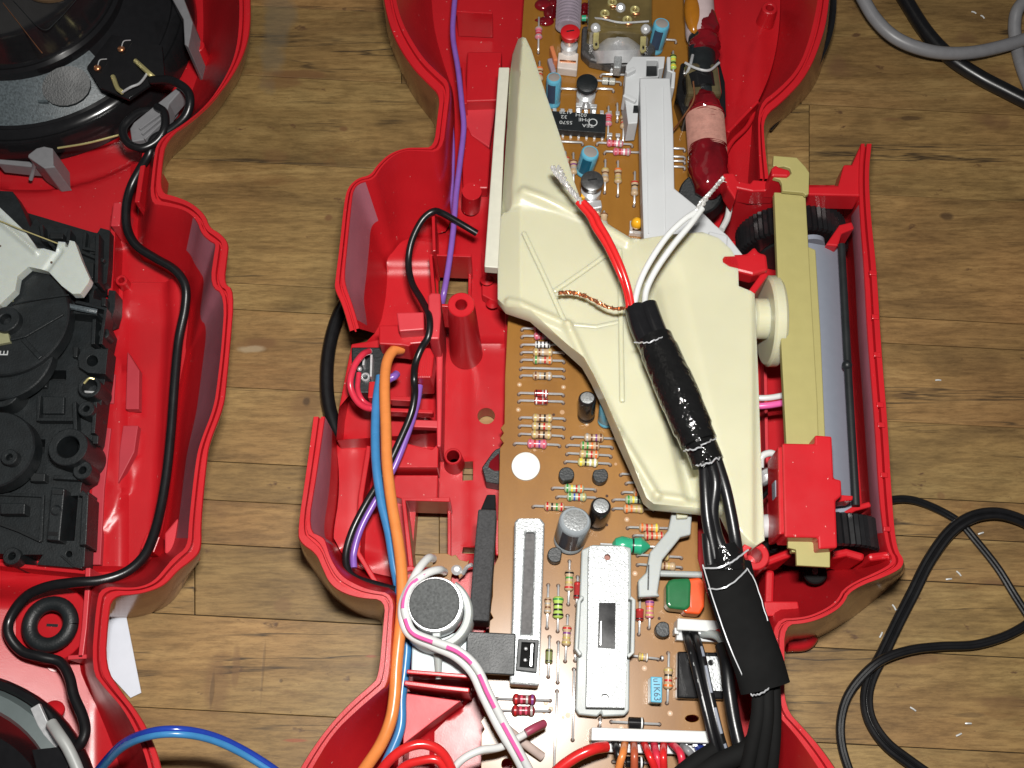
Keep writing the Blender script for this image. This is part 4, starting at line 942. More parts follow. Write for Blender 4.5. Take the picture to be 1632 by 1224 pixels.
# left column of horizontal parts
X(832, 523, 899, 524, 30, m=PK, bands='rs r'); X(832, 535, 899, 536, 30, m=PK, bands='prsp'); X(831, 549, 899, 549.5, 26, m=BM['w'], bands='kkkk', r=1.15)
X(831, 561, 899, 562, 32, bands='dns d'); X(831, 573, 899, 575, 32, bands='gsro'); X(830, 586, 899, 588, 0, name='jumper'); X(830, 598, 899, 600, 32, bands='nsks')
X(827, 626, 898, 628, 22, m=GLS, bands='k sw', bone=False, r=1.1, name='diode'); X(827, 638, 898, 640, 22, m=GLS, bands='w sk', bone=False, r=1.1, name='diode')
X(829, 665, 900, 667, 33, bands='dnkd'); X(828, 678, 899, 681, 33, bands='dkrd'); X(828, 691, 898, 695, 33, bands='dnkd'); X(820, 706, 892, 709, 32, m=PK, bands='prvp', r=1.4)
# second column
X(912, 696, 981, 699, 32, bands='snvn'); X(904, 709, 976, 712, 32, bands='ggon', m=BE); X(904, 722, 974, 726, 32, bands='dgro'); X(901, 735, 973, 739, 33, bands='ykww', m=plain('res_yellow', (0.55, 0.50, 0.20), 0.3))
X(881, 777, 949, 780, 32, bands='gyro', m=LIGHTG); X(888, 791, 950, 793, 32, bands='gbrd', m=LIGHTG); X(850, 806, 917, 809, 33, bands='rkgr')
X(990, 755, 1030, 757, 20, bands='r r', off=8, m=PK); X(999, 769, 1040, 770, 20, bands='g', off=8, m=LIGHTG); X(993, 784, 1045, 786, 26, bands='oooo', off=3); X(978, 796, 1048, 797, 34, bands='gykd', m=LIGHTG); X(978, 810, 1042, 812, 34, bands='oodd')
X(1001, 840, 1068, 842, 33, bands='oroy'); X(1011, 853, 1074, 855, 33, bands='rror', m=BE); X(1017, 884, 1087, 888, 30, bands='ndnd'); X(1017, 899, 1087, 904, 30, bands='dnd ', off=10)
# coil shaped choke
mb = MB(); a, b = at(957, 867, ZP + 2), at(1050, 872, ZP + 2)
mb.tube([Vector((a.x, a.y, ZP)), a, b, Vector((b.x, b.y, ZP))], 0.35, METAL, 6, raw=True)
u = (b - a).normalized(); L_ = (b - a).length
mb.lathe(a + u * L_ * 0.2, a + u * L_ * 0.85, [(0, 0.5), (0.08, 1.9), (0.25, 2.6), (0.42, 2.3), (0.5, 2.1), (0.6, 2.3), (0.75, 2.55), (0.88, 1.6), (1, 0.4)], TEAL, 24)
mb.lathe(a + u * L_ * 0.54, a + u * L_ * 0.57, [(0, 2.35), (1, 2.35)], BM['k'], 24); mb.build('choke', pcb)
# vertical group at the bottom
X(874, 931, 872, 1000, 26, r=0.95, bands='nsns'); X(890, 932, 889, 1005, 36, m=LIME, bands='gkkk', r=1.5, bone=True); X(908, 893, 906, 962, 34, bands='kgdr', r=1.25, off=-2, m=BE); X(921, 918, 919, 964, 28, m=GLS, bands='r k', bone=False, r=0.95, name='diode')
X(905, 980, 901, 1053, 33, bands='rvdd', off=-3); X(876, 1014, 874, 1078, 23, m=OLV, bands='k k', bone=False, r=1.0); X(890, 1023, 889, 1087, 0, name='jumper'); X(888, 1101, 883, 1225, 0, name='jumper'); X(915, 1066, 913, 1179, 0, name='jumper'); X(917, 1036, 917, 1052, 0, name='jumper')
X(792, 1113, 877, 1116, 38, m=MAR, bands='rpsv', off=1, r=1.4); X(792, 1132, 876, 1133, 38, m=MAR, bands='rpps', off=0, r=1.4)
X(1020, 950, 1019, 1010, 20, m=GLS, bands='r k', bone=False, r=1.1, name='diode'); X(1036, 938, 1035, 1000, 30, bands='vodd', off=2, m=PK); X(1000, 1044, 1050, 1050, 17, m=BE, bands='dysw', r=1.1, off=0); X(1066, 1040, 1064, 1120, 35, bands='dkro', r=1.25, off=1)
X(1084, 1068, 1084, 1112, 24, bands='rr', off=0); X(957, 1146, 956, 1157, 0, name='jumper')
X(975, 1150, 1052, 1154, 26, m=BLKG, bands='  w', bone=False, r=1.5, name='diode'); X(978, 1214, 1045, 1216, 30, m=BLKG, bands='  w', bone=False, r=1.5, name='diode')
# upper area
X(859, 26, 858, 80, 22, m=PK, bands='sprs'); X(860, 96, 860, 140, 26, bands='onr '); X(958, 118, 1000, 119, 0, name='jumper'); X(893, 141, 922, 142, 0, name='jumper'); X(950, 141, 978, 142, 0, name='jumper')
X(950, 128, 990, 131, 22, m=plain('glass_clear', (0.45, 0.45, 0.40), 0.1), bands=' k ', bone=False, name='diode'); X(885, 225, 929, 227, 0, name='jumper')
X(970, 168, 969, 218, 24, m=PK, bands='sprps', off=-3); X(984, 163, 984, 190, 0, name='jumper'); X(995, 175, 993, 225, 24, bands='dnr ', off=-6)
X(952, 227, 1008, 230, 27, m=PK, bands='prws'); X(964, 241, 1022, 243, 29, m=PK, bands='prws', off=-2)
X(901, 240, 904, 285, 24, bands='rrn', off=-2); X(914, 242, 914, 291, 27, bands='nvs ', off=0); X(965, 253, 964, 304, 26, bands='dns ', off=1); X(985, 255, 985, 309, 28, bands='ondd', off=-2); X(1012, 272, 1011, 325, 27, bands='rks ', off=2); X(963, 335, 962, 364, 22, bands='ns', off=0); X(955, 335, 945, 352, 12, bands='n')
X(1073, 80, 1073, 118, 28, m=LIME, bands='kyky', r=1.1); X(1048, 62, 1078, 64, 10, bands='o', off=-6)
for y in (236, 249, 256, 265): X(1068, y, 1092, y + 1, 0, name='jumper')
X(1056, 1047, 1056, 1050, 0, name='jumper')

# electrolytic capacitors
def ecap(t, b, r, m, topm, name='capacitor', stripe=None, lab=None, txt=None):
    g = MB(); a, c = V3(t), V3(b); k = 1
    g.lathe(a, c, [(0, r * 0.88), (0.04, r * 0.98), (0.08, r), (0.80, r), (0.84, r * 0.93), (0.88, r), (0.97, r), (1, r * 0.9)], m, 32)
    u = (c - a).normalized()
    g.lathe(a - u * 0.06, a + u * 0.3, [(0, r * 0.70), (0.2, r * 0.76), (1, r * 0.76)], topm, 32)
    if stripe:
        x = Vector((-0.35, -1, 0)).normalized(); x = (x - u * x.dot(u)).normalized(); y = u.cross(x); vs_ = []; fs = []
        for t_ in (0.12, 0.78):
            for i in range(7):
                an = -0.55 + 1.1 * i / 6; vs_.append(a + (c - a) * t_ + (x * math.cos(an) + y * math.sin(an)) * (r + 0.06))
        g.add(vs_, [[i, i + 1, 8 + i, 7 + i] for i in range(6)], stripe, True)
    o = g.build(name, pcb, ang=45)
    if lab: o['label'] = lab
    return o
CT = plain('cap_end_grey', (0.30, 0.27, 0.25), 0.4)
ecap((883, 123, 36), (881, 166, 24.2), 2.5, CAPBLUE, CT, stripe=DPRINT, lab='sky blue capacitor')
ecap((1055, 37, 36), (1043, 80, 24.2), 2.75, CAPBLUE, CT, stripe=DPRINT, lab='sky blue capacitor')
ecap((941, 242, 34), (931, 274, 24.2), 2.9, CAPBLUE, CT, stripe=plain('teal_stripe', (0.01, 0.10, 0.17), 0.3), lab='sky blue capacitor')
ecap((936, 634, 34), (934, 664, 24.2), 2.6, CAPBLK, STEEL, lab='black capacitor')
ecap((970, 645, 33), (966, 672, 24.2), 2.6, CAPBLUE, STEEL)
ecap((958, 806, 35), (951, 832, 24.2), 2.9, CAPBLK, STEEL, lab='black capacitor with a bright end')
ecap((917, 829, 36), (907, 862, 24.2), 4.5, CAPGREY, STEEL, lab='large grey capacitor', stripe=plain('cap_dark_stripe', (0.05, 0.05, 0.06), 0.3))
# TO92 transistors
def to92(x, y, r=12, rot=0.0, m=BLKM, h=4.6):
    z = ZP + h; k = mpp(x, y, z); c = at(x, y, z); P = []
    for i in range(15):
        a_ = rot + math.radians(-52 + 284 * i / 14); P.append(c + Vector((r * k * math.cos(a_), r * k * math.sin(a_), 0)))
    MB().prism(P, z, ZP + 1.2, m).build('transistor', pcb, 0.25)
for x, y, rt in ((903, 756, 0.2), (957, 757, 3.3), (885, 884, 1.4), (1057, 1003, 1.6)): to92(x, y, 12.5, rt)
MB().prism([(784, 722), (790, 716), (800, 712), (800, 772), (774, 768), (768, 745)], 16, 9, BLKM).build('tape_patch', None, 0.3, 'grey-black glued patch half hidden under the left edge of the board', 'patch')
MB().prism([(781, 735), (795, 722), (797, 750), (788, 750), (778, 744)], 17, 15.5, WAX).build('glue_spot', None, 0.2, 'dark glossy spot on the grey-black patch beside the board', 'glue')
# tuning coils standing up
def coilcan(top, neck, r, m, legs, redtop=False):
    g = MB(); a = V3(top); c = V3(neck)
    g.lathe(a, a + Vector((0, 0, -2.2)), [(0, r * 0.86), (0.15, r), (1, r * 0.96)], m, 32)
    g.box((top[0] - r * 0.8 / mpp(*top[:3]) * 0.5, top[1]), (top[0] + r * 0.4 / mpp(*top[:3]), top[1] - 2), 0.5, a.z - 0.1, a.z + 0.06, BLK)
    g.lathe(a + Vector((0, 0, -2.2)), Vector((a.x, a.y, ZP + 1.5)), [(0, r * 0.55), (0.4, r * 0.6), (0.5, r * 0.9), (1, r * 0.9)], METAL, 24)
    g.build('trimmer', pcb, ang=40)
coilcan((936, 131, 36), (935, 150, 30), 3.5, BLKM, 0); coilcan((944, 287, 35), (950, 310, 28), 3.6, DSTEEL, 0); coilcan((909, 50, 37), (905, 75, 30), 3.2, CREDTOP, 0)
for x, y in ((924, 166), (947, 168)): MB().prism([(x - 6, y - 3), (x + 5, y - 2), (x + 4, y + 4), (x - 6, y + 4)], 28, 24.1, METAL).build('trimmer_leg', pcb, 0.2)
MB().prism([(890, 83), (922, 84), (920, 112), (888, 108)], 28, 24.1, plain('pearly_base', (0.62, 0.55, 0.50), 0.3)).build('trimmer_base', pcb, 0.4)
MB().wall([(892, 96), (918, 98)], 28.5, 27.5, 0.6, COPPER).build('trimmer_wire', pcb)
MB().prism([(926, 320), (958, 318), (960, 330), (930, 336)], 28, 24.1, METAL).build('trimmer_base', pcb, 0.4)
MB().prism([(927, 305), (934, 306), (932, 316), (925, 314)], 29, 24.1, YEL).build('ceramic_capacitor', pcb, 0.4)
# ribbed lilac coil former
g = MB(); a, b = at(908, -20, 30), at(905, 44, 30); n = 13; pr = []
for i in range(n): pr += [(i / n, 3.9), ((i + 0.55) / n, 4.3), ((i + 0.6) / n, 3.6)]
g.lathe(a, b, pr + [(1, 3.6)], LILAC, 24); g.build('coil_former', pcb, ang=30)
# wax lumps
for x, y, r, sc in ((866, 8, 2.6, (1.2, 1, .5)), (877, 20, 2.4, (1, 1.3, .5)), (870, 34, 2.2, (1.3, .9, .5)), (864, 32, 1.6, (1.6, .5, .4)), (882, 6, 2, (1, 1, .6)), (932, 12, 1.8, (.8, 1.2, .5)), (930, 20, 1.2, (1, 1, 1))):
    MB().sphere((x, y, ZP + 0.8), r, WAX, sc).build('wax_lump', pcb)
# orange and pale disc capacitors on edge
MB().wall([(879, 72), (886, 96)], 29, 24.1, 1.5, plain('salmon_disc', (0.62, 0.20, 0.08), 0.35)).build('ceramic_capacitor', pcb, 0.5)
MB().wall([(876, 92), (883, 114)], 27, 24.1, 1.8, LILAC).build('ceramic_capacitor', pcb, 0.5)
g = MB(); g.sphere((1015, 356, 28), 1.9, YEL, (1, 1, 1.25)); g.box((1003, 369), (1024, 371), 1.0, 24.2, 26, METAL); g.box((1006, 352), (1006, 369), 0.8, 24.2, 26.5, METAL); g.build('ceramic_capacitor', pcb, 0)
# tuning capacitor block
tc_ = thing('tuning_capacitor', 'clear plastic tuning capacitor box with metal can at the top of the board', 'tuning capacitor', (985, 50, 24))
MB().prism([(928, 40), (1040, 42), (1046, 80), (1020, 105), (985, 106), (940, 96), (926, 82)], 29, 24.4, DSTEEL).build('metal_can', tc_, 1.0)
MB().prism([(939, -40), (1040, -40), (1040, 52), (936, 48)], 36, 25, plain('smoky_plastic', (0.13, 0.095, 0.035), 0.10, noise=0.7, nscale=120, coat=0.5)).build('clear_box', tc_, 1.0)
MB().lathe((985, 60, 31), (985, 100, 26), [(0, 4), (0.5, 9), (1, 8)], METAL, 24).build('cover_bulge', tc_)
MB().wall([(988, 58), (984, 108)], 34, 29.5, 2.6, STEEL).build('spring_strap', tc_, 0.4); MB().prism([(974, 104), (984, 104), (985, 113), (972, 112)], 27, 24.2, METAL).build('strap_foot', tc_, 0.3)
for x, y in ((949, 44), (1029, 46), (989, 12)): 
    MB().lathe((x, y, 38.5), (x, y + 1, 36), [(0, 0.6), (0.2, 1.5), (1, 1.8)], METAL, 18).build('screw', tc_)
for x, y in ((964, 20), (1000, 30), (1012, 14), (976, 2)):
    MB().ringcyl((x, y), 35.5, 1.6, 0.8, COPPER if (x + y) % 2 else BRASS, ztop=37).build('trimmer_screw', tc_); MB().sphere((x + 2, y + 8, 36.4), 0.9, COPPER, (1.5, .7, .6)).build('solder_blob', tc_)
for x, y in ((950, 64), (1025, 70)):
    MB().prism([(x - 4, y - 12), (x + 5, y - 12), (x + 4, y), (x + 5, y + 10), (x + 1, y + 13), (x - 3, y + 13), (x - 5, y + 8)], 35.6, 35, BRASS, holes=[[(x - 1.5, y + 2), (x + 2, y + 2), (x + 2, y + 9), (x - 1.5, y + 9)]]).build('lug', tc_)
MB().tube([(930, 28, 33), (960, 30, 37), (990, 36, 37), (1034, 34, 37)], 0.35, METAL, 8).build('bus_wire', tc_)
MB().cyl((927, 29, 33), (934, 29, 33), 1.0, TEAL, 12).build('sleeve', tc_)
# IC
ic = MB(); ic.prism([(868, 176), (966, 182), (965, 212), (866, 205)], 28, 25, BLKM)
for k in range(9):
    x = 881 + k * 12.55; y = 205 + k * 0.9
    ic.prism([(x, y), (x + 7, y + 0.4), (x + 7, y + 5), (x, y + 4.6)], 26.6, 25.8, METAL)
    ic.prism([(x + 1.5, y + 8), (x + 5.5, y + 8.4), (x + 5.5, y + 12), (x + 1.5, y + 11.6)], 24.9, 23.8, METAL)
    v = [at(x + 1.5, y + 4.5, 26.4), at(x + 5.5, y + 4.5, 26.4), at(x + 5.5, y + 10.5, 24.6), at(x + 1.5, y + 10.5, 24.6)]; ic.add(v, [[0, 1, 2, 3]], METAL)
    ic.prism([(x, 172 + k * .6), (x + 6, 172.4 + k * .6), (x + 6, 178 + k * .6), (x, 177.6 + k * .6)], 25.9, 25.2, METAL)
icp = ic.build('integrated_circuit', pcb, 0.1)
MB
for s_, x, y in (('TEA', 937, 201), ('5570', 902, 196), ('PHE', 931, 191.5), ('32', 899, 187), ('02H', 926, 184), ('4178', 902, 179.5)):
    text(s_, 'chip_print', icp, (x, y - 1), 28.05, 1.75, math.pi - 0.05, PRINT, 0.02, 1.25)
MB().ringcyl((945, 195), 28.0, 1.5, 1.15, PRINT, ztop=28.08, bev=0.02, seg=20).build('chip_logo', icp, recalc=False)
# white disc
dv = MB(); dv.lathe((838, 743, 25.2), (838, 744, 24.02), [(0, 4.1), (0.3, 4.25), (1, 4.25)], plain('white_disc_mat', (0.60, 0.60, 0.56), 0.5, noise=0.08), 48); dv.build('white_disc', pcb)
# film capacitors
fc = MB(); fc.prism([(1037, 1078), (1056, 1079), (1055, 1120), (1037, 1119)], 31, 24.3, CAPBLUE); fcp = fc.build('film_capacitor', pcb, 0.3, label='blue box capacitor printed u1K63')
text('u1K63', 'print', fcp, (1046.5, 1099), 31.04, 2.5, -math.pi / 2, DPRINT, 0.02, 0.9)
MB().prism([(1066, 925), (1074, 922), (1100, 921), (1102, 930), (1101, 966), (1094, 972), (1066, 969), (1062, 962), (1062, 932)], 32, 26, GREEN).build('film_capacitor', pcb, 1.6, label='glossy dark green dipped capacitor', segs=4)
MB().prism([(1096, 922), (1116, 920), (1124, 928), (1123, 966), (1116, 979), (1092, 977), (1088, 970), (1098, 966)], 31, 25, ORCAP).build('film_capacitor', pcb, 1.4, label='glossy orange dipped capacitor', segs=4)
# chip with heat tab, lower right
MB().prism([(1080, 1038), (1158, 1040), (1160, 1115), (1079, 1113)], 28, 24.2, BLKG).build('power_chip', pcb, 0.5)
MB().prism([(1120, 1046), (1152, 1046), (1155, 1102), (1128, 1100)], 29, 27.6, STEEL, holes=[circ(1133, 1056, 4.5, 12)]).build('heat_tab', pcb, 0.15)
# slide potentiometer / switches
s1 = thing('slide_switch', 'narrow silver slide switch with dark slot at the left edge of the board', 'slide switch', (840, 960, 24), 'silver slide switches on the board')
MB().prism([(825, 826), (862, 826), (868, 834), (864, 960), (859, 1093), (812, 1090), (817, 960), (820, 832)], 33, 25, STEEL, holes=[[(838, 848), (852, 848), (847, 1010), (831, 1010)]]).build('frame', s1, 0.5)
MB().prism([(836, 846), (854, 846), (849, 1012), (829, 1012)], 31, 25.2, plain('dark_track', (0.09, 0.085, 0.085), 0.6, 0.0, noise=0.5, nscale=900)).build('track', s1)
MB().prism([(826, 1018), (859, 1020), (855, 1072), (822, 1068)], 34.6, 30, BLK, holes=[[(832, 1024), (852, 1025), (850, 1064), (829, 1062)]]).build('slide_carrier', s1, 0.2)
MB().prism([(846, 1026), (850, 1026), (848, 1062), (844, 1062)], 34.2, 33.2, METAL).build('contact', s1, 0.1)
MB().prism([(831, 1022), (853, 1023), (851, 1066), (828, 1064)], 33.3, 32.6, FLTB).build('well', s1)
for p in ((838, 1034, 34.8), (837, 1052, 34.8)): MB().sphere(p, 0.5, METAL).build('contact_pip', s1)
s3 = thing('slide_switch', 'wide silver slide switch with black window in the middle of the board', 'slide switch', (970, 1000, 24), 'silver slide switches on the board')
MB().prism([(945, 868), (992, 869), (1006, 873), (1006, 946), (1004, 1010), (1003, 1132), (996, 1140), (960, 1142), (958, 1136), (952, 1142), (922, 1139), (917, 1130), (921, 1020), (927, 876)], 29, 24.3, PALE).build('carrier', s3, 0.7)
MB().prism([(940, 870), (996, 871), (1002, 884), (1001, 1000), (996, 1128), (934, 1127), (937, 1000), (938, 884)], 33, 27, STEEL, holes=[circ(968, 888, 5, 14), circ(964, 1113, 7, 18), [(955, 961), (981, 961), (980, 1034), (953, 1032)]]).build('frame', s3, 0.7)
MB().prism([(953, 959), (983, 959), (982, 1036), (951, 1034)], 31.6, 28, BLKG).build('window', s3, 0.2); MB().wall([(958, 990), (957, 1028)], 32.2, 31.5, 0.25, METAL).build('contact', s3)
MB().cyl((968, 889, 31), (968, 889, 30), 1.2, plain('rusty_screw', (0.25, 0.07, 0.04), 0.5)).build('rivet', s3); MB().cyl((964, 1114, 31), (964, 1114, 30), 1.6, DSTEEL).build('rivet', s3)
MB().wall([(929, 950), (923, 958), (919, 1034), (926, 1044)], 33, 27, 1.1, PALE).build('side_clip', s3, 0.3); MB().wall([(1004, 952), (1010, 956), (1008, 1040), (1000, 1046)], 33, 27, 1.1, PALE).build('side_clip', s3, 0.3)
# lever arm from slide carrier to housing
MB().prism([(744, 1006), (822, 1010), (820, 1076), (742, 1072)], 35, 32.5, BLKM).build('slide_arm', s1, 0.3)
fo = thing('foam_strip', 'long black foam strip standing left of the narrow slide switch', 'foam strip', (770, 900, 20))
MB().prism([(762, 811), (791, 812), (788, 870), (779, 990), (747, 988), (754, 900)], 38, 26, FOAM).build('foam', fo, 0.5)
MB().prism([(776, 788), (790, 788), (790, 812), (766, 812)], 26, 12, BLKG).build('foot', fo, 0.3)
# small board with wires
sb = thing('small_circuit_board', 'small brown circuit board piece under the white and pink wires', 'circuit board', (715, 900, 20))
MB().prism([(688, 882), (712, 882), (720, 886), (726, 884), (732, 892), (744, 895), (748, 892), (742, 912), (732, 922), (728, 906), (720, 915), (716, 940), (680, 932), (672, 915), (690, 900)], 27, 25.4, PCBM).build('board', sb, 0.1)
MB().lathe((728, 907, 27.6), (728, 908, 27), [(0, 0.8), (1, 1.6)], METAL, 16).build('solder_spot', sb)
MB().tube([(738, 914, 27), (744, 904, 29), (752, 900, 30)], 0.6, METAL, 8).build('tinned_lead', sb)
# microphone
mic = thing('microphone', 'round microphone capsule with black felt face in a pale grey holder', 'microphone', (695, 980, 20))
MB().prism([(664, 1005), (744, 1010), (748, 1078), (655, 1078), (657, 1015)], 31, 22, plain('pale_blue_plastic', (0.55, 0.64, 0.66), 0.35)).build('holder_base', mic, 0.5)
hc_ = at(695, 976, 41); g = MB(); seg = 48; vs_ = []; fs = []
prf = [(7.4, 33), (7.4, 40.6), (7.8, 41), (9.2, 41), (9.7, 40.4), (9.9, 31)]
a0, a1 = math.radians(122), math.radians(122 + 296)
for r, z in prf:
    for i in range(seg + 1):
        a_ = a0 + (a1 - a0) * i / seg; vs_.append(Vector((hc_.x + r * math.cos(a_), hc_.y + r * math.sin(a_), z)))
n = seg + 1
for k in range(len(prf) - 1):
    for i in range(seg): fs.append([k * n + i, (k + 1) * n + i, (k + 1) * n + i + 1, k * n + i + 1])
fs += [[k * n for k in range(6)], [k * n + seg for k in range(6)][::-1]]
g.add(vs_, fs, PALE, True); g.build('holder_ring', mic, ang=40)
v = at(694, 963, 43); MB().lathe(v, Vector((v.x, v.y, 34)), [(0, 7.05), (0.04, 7.3), (1, 7.3)], METAL, 48).build('capsule', mic)
MB().lathe(v + Vector((-0.25, 0.1, 0.7)), v + Vector((-0.25, 0.1, 0)), [(0, 6.3), (0.5, 6.7), (1, 6.7)], plain('grey_felt', (0.10, 0.105, 0.105), 0.8, noise=0.55, nscale=1500, bump=0.9, bscale=1500), 48).build('felt_face', mic)
MB().prism([(689, 1003), (702, 1003), (702, 1016), (689, 1015)], 41.4, 36, PALE).build('latch', mic, 0.3)
MB().lathe((698, 1040, 33), (699, 1082, 32), [(0, 1.3), (1, 0.8)], PALE, 12).build('locating_rib', mic)
# connectors
def conn(name, label, P, top, wiresx, n):
    t = thing(name, label, 'connector', (P[0][0], P[0][1], 24), 'white wire connectors on the board')
    MB().prism(P, top, 24.2, PURE).build('housing', t, 0.3)
    return t
c1 = conn('connector', 'short white connector with black wires beside the orange capacitor', [(1080, 985), (1155, 990), (1155, 1008), (1079, 1004)], 32, 0, 0)
MB().prism([(1079, 1004), (1155, 1008), (1154, 1024), (1078, 1020)], 28, 24.3, WHITE).build('ledge', c1, 0.2)
MB().prism([(1075, 1000), (1082, 1000), (1082, 1011), (1075, 1010)], 30, 26, PURE).build('side_lug', c1, 0.2)
c4 = conn('connector', 'long white connector with a row of coloured wires at the bottom edge', [(943, 1159), (1150, 1166), (1150, 1185), (942, 1180)], 33, 0, 0)
MB().prism([(942, 1180), (1150, 1185), (1149, 1204), (941, 1198)], 28, 24.3, WHITE).build('ledge', c4, 0.2)
for k in range(12): MB().prism([(960 + k * 16, 1183), (968 + k * 16, 1183), (968 + k * 16, 1190), (960 + k * 16, 1190)], 30.5, 28, METAL).build('contact', c4, 0.1)
for k in range(4): MB().prism([(1092 + k * 17, 1005), (1100 + k * 17, 1006), (1100 + k * 17, 1011), (1092 + k * 17, 1010)], 30, 28, METAL).build('contact', c1, 0.1)

# ================================================================== WIRES
G1 = 'wires of the long bottom connector'
wire('red_wire', 'thick red wire curving left from the first pin of the long connector', [(966, 1190, 34), (945, 1194, 37), (915, 1208, 37), (885, 1232, 36), (860, 1270, 34)], 1.45, REDI, G1)
for nm, lab, m_, P in (('black_wire', 'black wire from the second pin of the long connector', CABLE, [(980, 1183, 30), (984, 1198, 35), (990, 1225, 34), (992, 1270, 30)]),
    ('orange_wire', 'orange wire from the third pin of the long connector', ORANGE, [(996, 1183, 30), (993, 1200, 36), (986, 1226, 35), (980, 1270, 30)]),
    ('rust_wire', 'rust coloured wire from the fourth pin of the long connector', BROWNI, [(1010, 1183, 30), (1011, 1200, 36), (1011, 1226, 35), (1010, 1270, 30)]),
    ('red_wire', 'red wire from the fifth pin of the long connector', REDI, [(1026, 1184, 30), (1034, 1202, 36), (1044, 1226, 35), (1056, 1270, 30)]),
    ('red_wire', 'dull red wire from the sixth pin of the long connector', PINKR, [(1042, 1184, 30), (1046, 1202, 35), (1052, 1226, 34), (1056, 1270, 29)]),
    ('red_wire', 'red wire from the seventh pin of the long connector', REDI, [(1058, 1184, 30), (1057, 1202, 36), (1058, 1226, 35), (1060, 1270, 30)]),
    ('red_wire', 'bent red wire from the eighth pin of the long connector', PINKR, [(1070, 1185, 30), (1084, 1200, 36), (1088, 1226, 35), (1090, 1270, 30)]),
    ('blue_wire', 'short deep blue wire from the right end of the long connector', DBLUE, [(1112, 1192, 29), (1128, 1196, 34), (1145, 1206, 33), (1160, 1230, 31)]),
    ('grey_wire', 'grey wire lying across the right end of the long connector', GREYI, [(1104, 1205, 33), (1096, 1196, 34), (1088, 1190, 31)])):
    wire(nm, lab, P, 1.0, m_, G1)
G2 = 'wires of the short white connector'
for i, (lab, P, st) in enumerate((('left white-striped black wire running down from the short white connector', [(1093, 1008, 29), (1102, 1040, 36), (1117, 1100, 38), (1134, 1170, 38), (1150, 1230, 36)], 0),
    ('right white-striped black wire running down from the short white connector', [(1106, 1008, 29), (1117, 1040, 36.5), (1130, 1100, 38.5), (1147, 1170, 38.5), (1166, 1230, 36)], 1))):
    t = thing('striped_wire', lab, 'wire', (P[2][0], P[2][1], 30), G2)
    MB().tube(P, 1.15, CABLE, 12).build('insulation', t)
    Q = catmull([V3(p) for p in P], 12); sg = [(10, 15), (17, 26), (29, 37), (39, 47)] if st else [(12, 14), (16, 18), (21, 23), (26, 31), (34, 40), (42, 47)]
    for a_, b_2 in sg: MB().tube([q + Vector((0.25 if st else -0.3, 0.1, 0.78)) for q in Q[a_:b_2]], 0.55 if st else 0.32, GREYP if st else PRINT, 6, raw=True).build('stripe', t)
wire('black_wire', 'plain black wire running down beside the chip', [(1150, 1030, 34), (1158, 1060, 37), (1162, 1100, 38), (1170, 1150, 38), (1182, 1200, 38), (1195, 1240, 36)], 1.8, CABLE, G2)
wire('white_wire', 'pale grey-white wire bending out of the short connector', [(1120, 1010, 29), (1140, 1012, 33), (1153, 1024, 34), (1158, 1045, 34)], 1.2, PALE, G2)
wire('red_wire', 'dark red wire bending out of the short connector', [(1133, 1008, 29), (1152, 1010, 33), (1164, 1030, 32), (1168, 1050, 30)], 1.0, REDI, G2)
wire('red_wire', 'outer glossy red wire arch at the bottom edge', [(590, 1260, 36), (612, 1222, 40), (640, 1196, 42), (672, 1186, 42), (700, 1196, 41), (718, 1222, 39), (728, 1262, 36)], 1.25, REDI)
wire('red_wire', 'inner glossy red wire arch at the bottom edge', [(618, 1262, 36), (640, 1225, 39), (668, 1213, 40), (698, 1212, 40), (716, 1240, 38)], 1.1, REDI)
wire('white_wire', 'white wire with pink stripe joining the bottom of the board', [(712, 1240, 36), (735, 1212, 38), (765, 1196, 38), (800, 1190, 36), (840, 1168, 34), (866, 1156, 31)], 1.0, PURE)
wire('maroon_wire', 'short maroon wire end at the bottom of the board', [(838, 1168, 36), (852, 1160, 35.5), (867, 1153, 33)], 1.1, plain('maroon_insulation', (0.32, 0.05, 0.09), 0.35))
wire('clear_wire', 'translucent pale wire end lying on the board below the maroon resistors', [(800, 1155, 30), (830, 1180, 29), (864, 1206, 26.5)], 1.2, plain('clear_pinkish', (0.50, 0.40, 0.36), 0.25))
# microphone leads
wire('white_wire', 'white microphone lead beside the pink striped one', [(690, 890, 31), (682, 890, 35), (668, 906, 38), (655, 930, 39), (642, 960, 40), (642, 990, 40), (655, 1013, 40), (690, 1030, 41), (725, 1046, 42), (752, 1072, 42), (770, 1110, 41), (795, 1160, 40), (822, 1205, 38), (850, 1260, 34)], 1.15, PURE, 'microphone leads')
pk = thing('pink_striped_wire', 'white microphone lead with pink stripes curling round the microphone', 'wire', (660, 1000, 38), 'microphone leads')
Pp = [(708, 911, 30), (700, 908, 37), (680, 914, 40), (656, 932, 41), (645, 960, 42), (648, 985, 42), (660, 1008, 42), (695, 1023, 43), (732, 1038, 44), (760, 1064, 44), (779, 1104, 43), (802, 1150, 41), (832, 1205, 39), (862, 1262, 34)]
MB().tube(Pp, 1.1, PURE, 12).build('insulation', pk)
Q = catmull([V3(p) for p in Pp], 12)
for a_, b_2 in ((14, 27), (30, 53), (60, 84), (90, 106), (111, 127), (132, 146)): MB().tube([q + Vector((-0.25, -0.3, 0.62)) for q in Q[a_:b_2]], 0.62, PINK, 8, raw=True).build('stripe', pk)
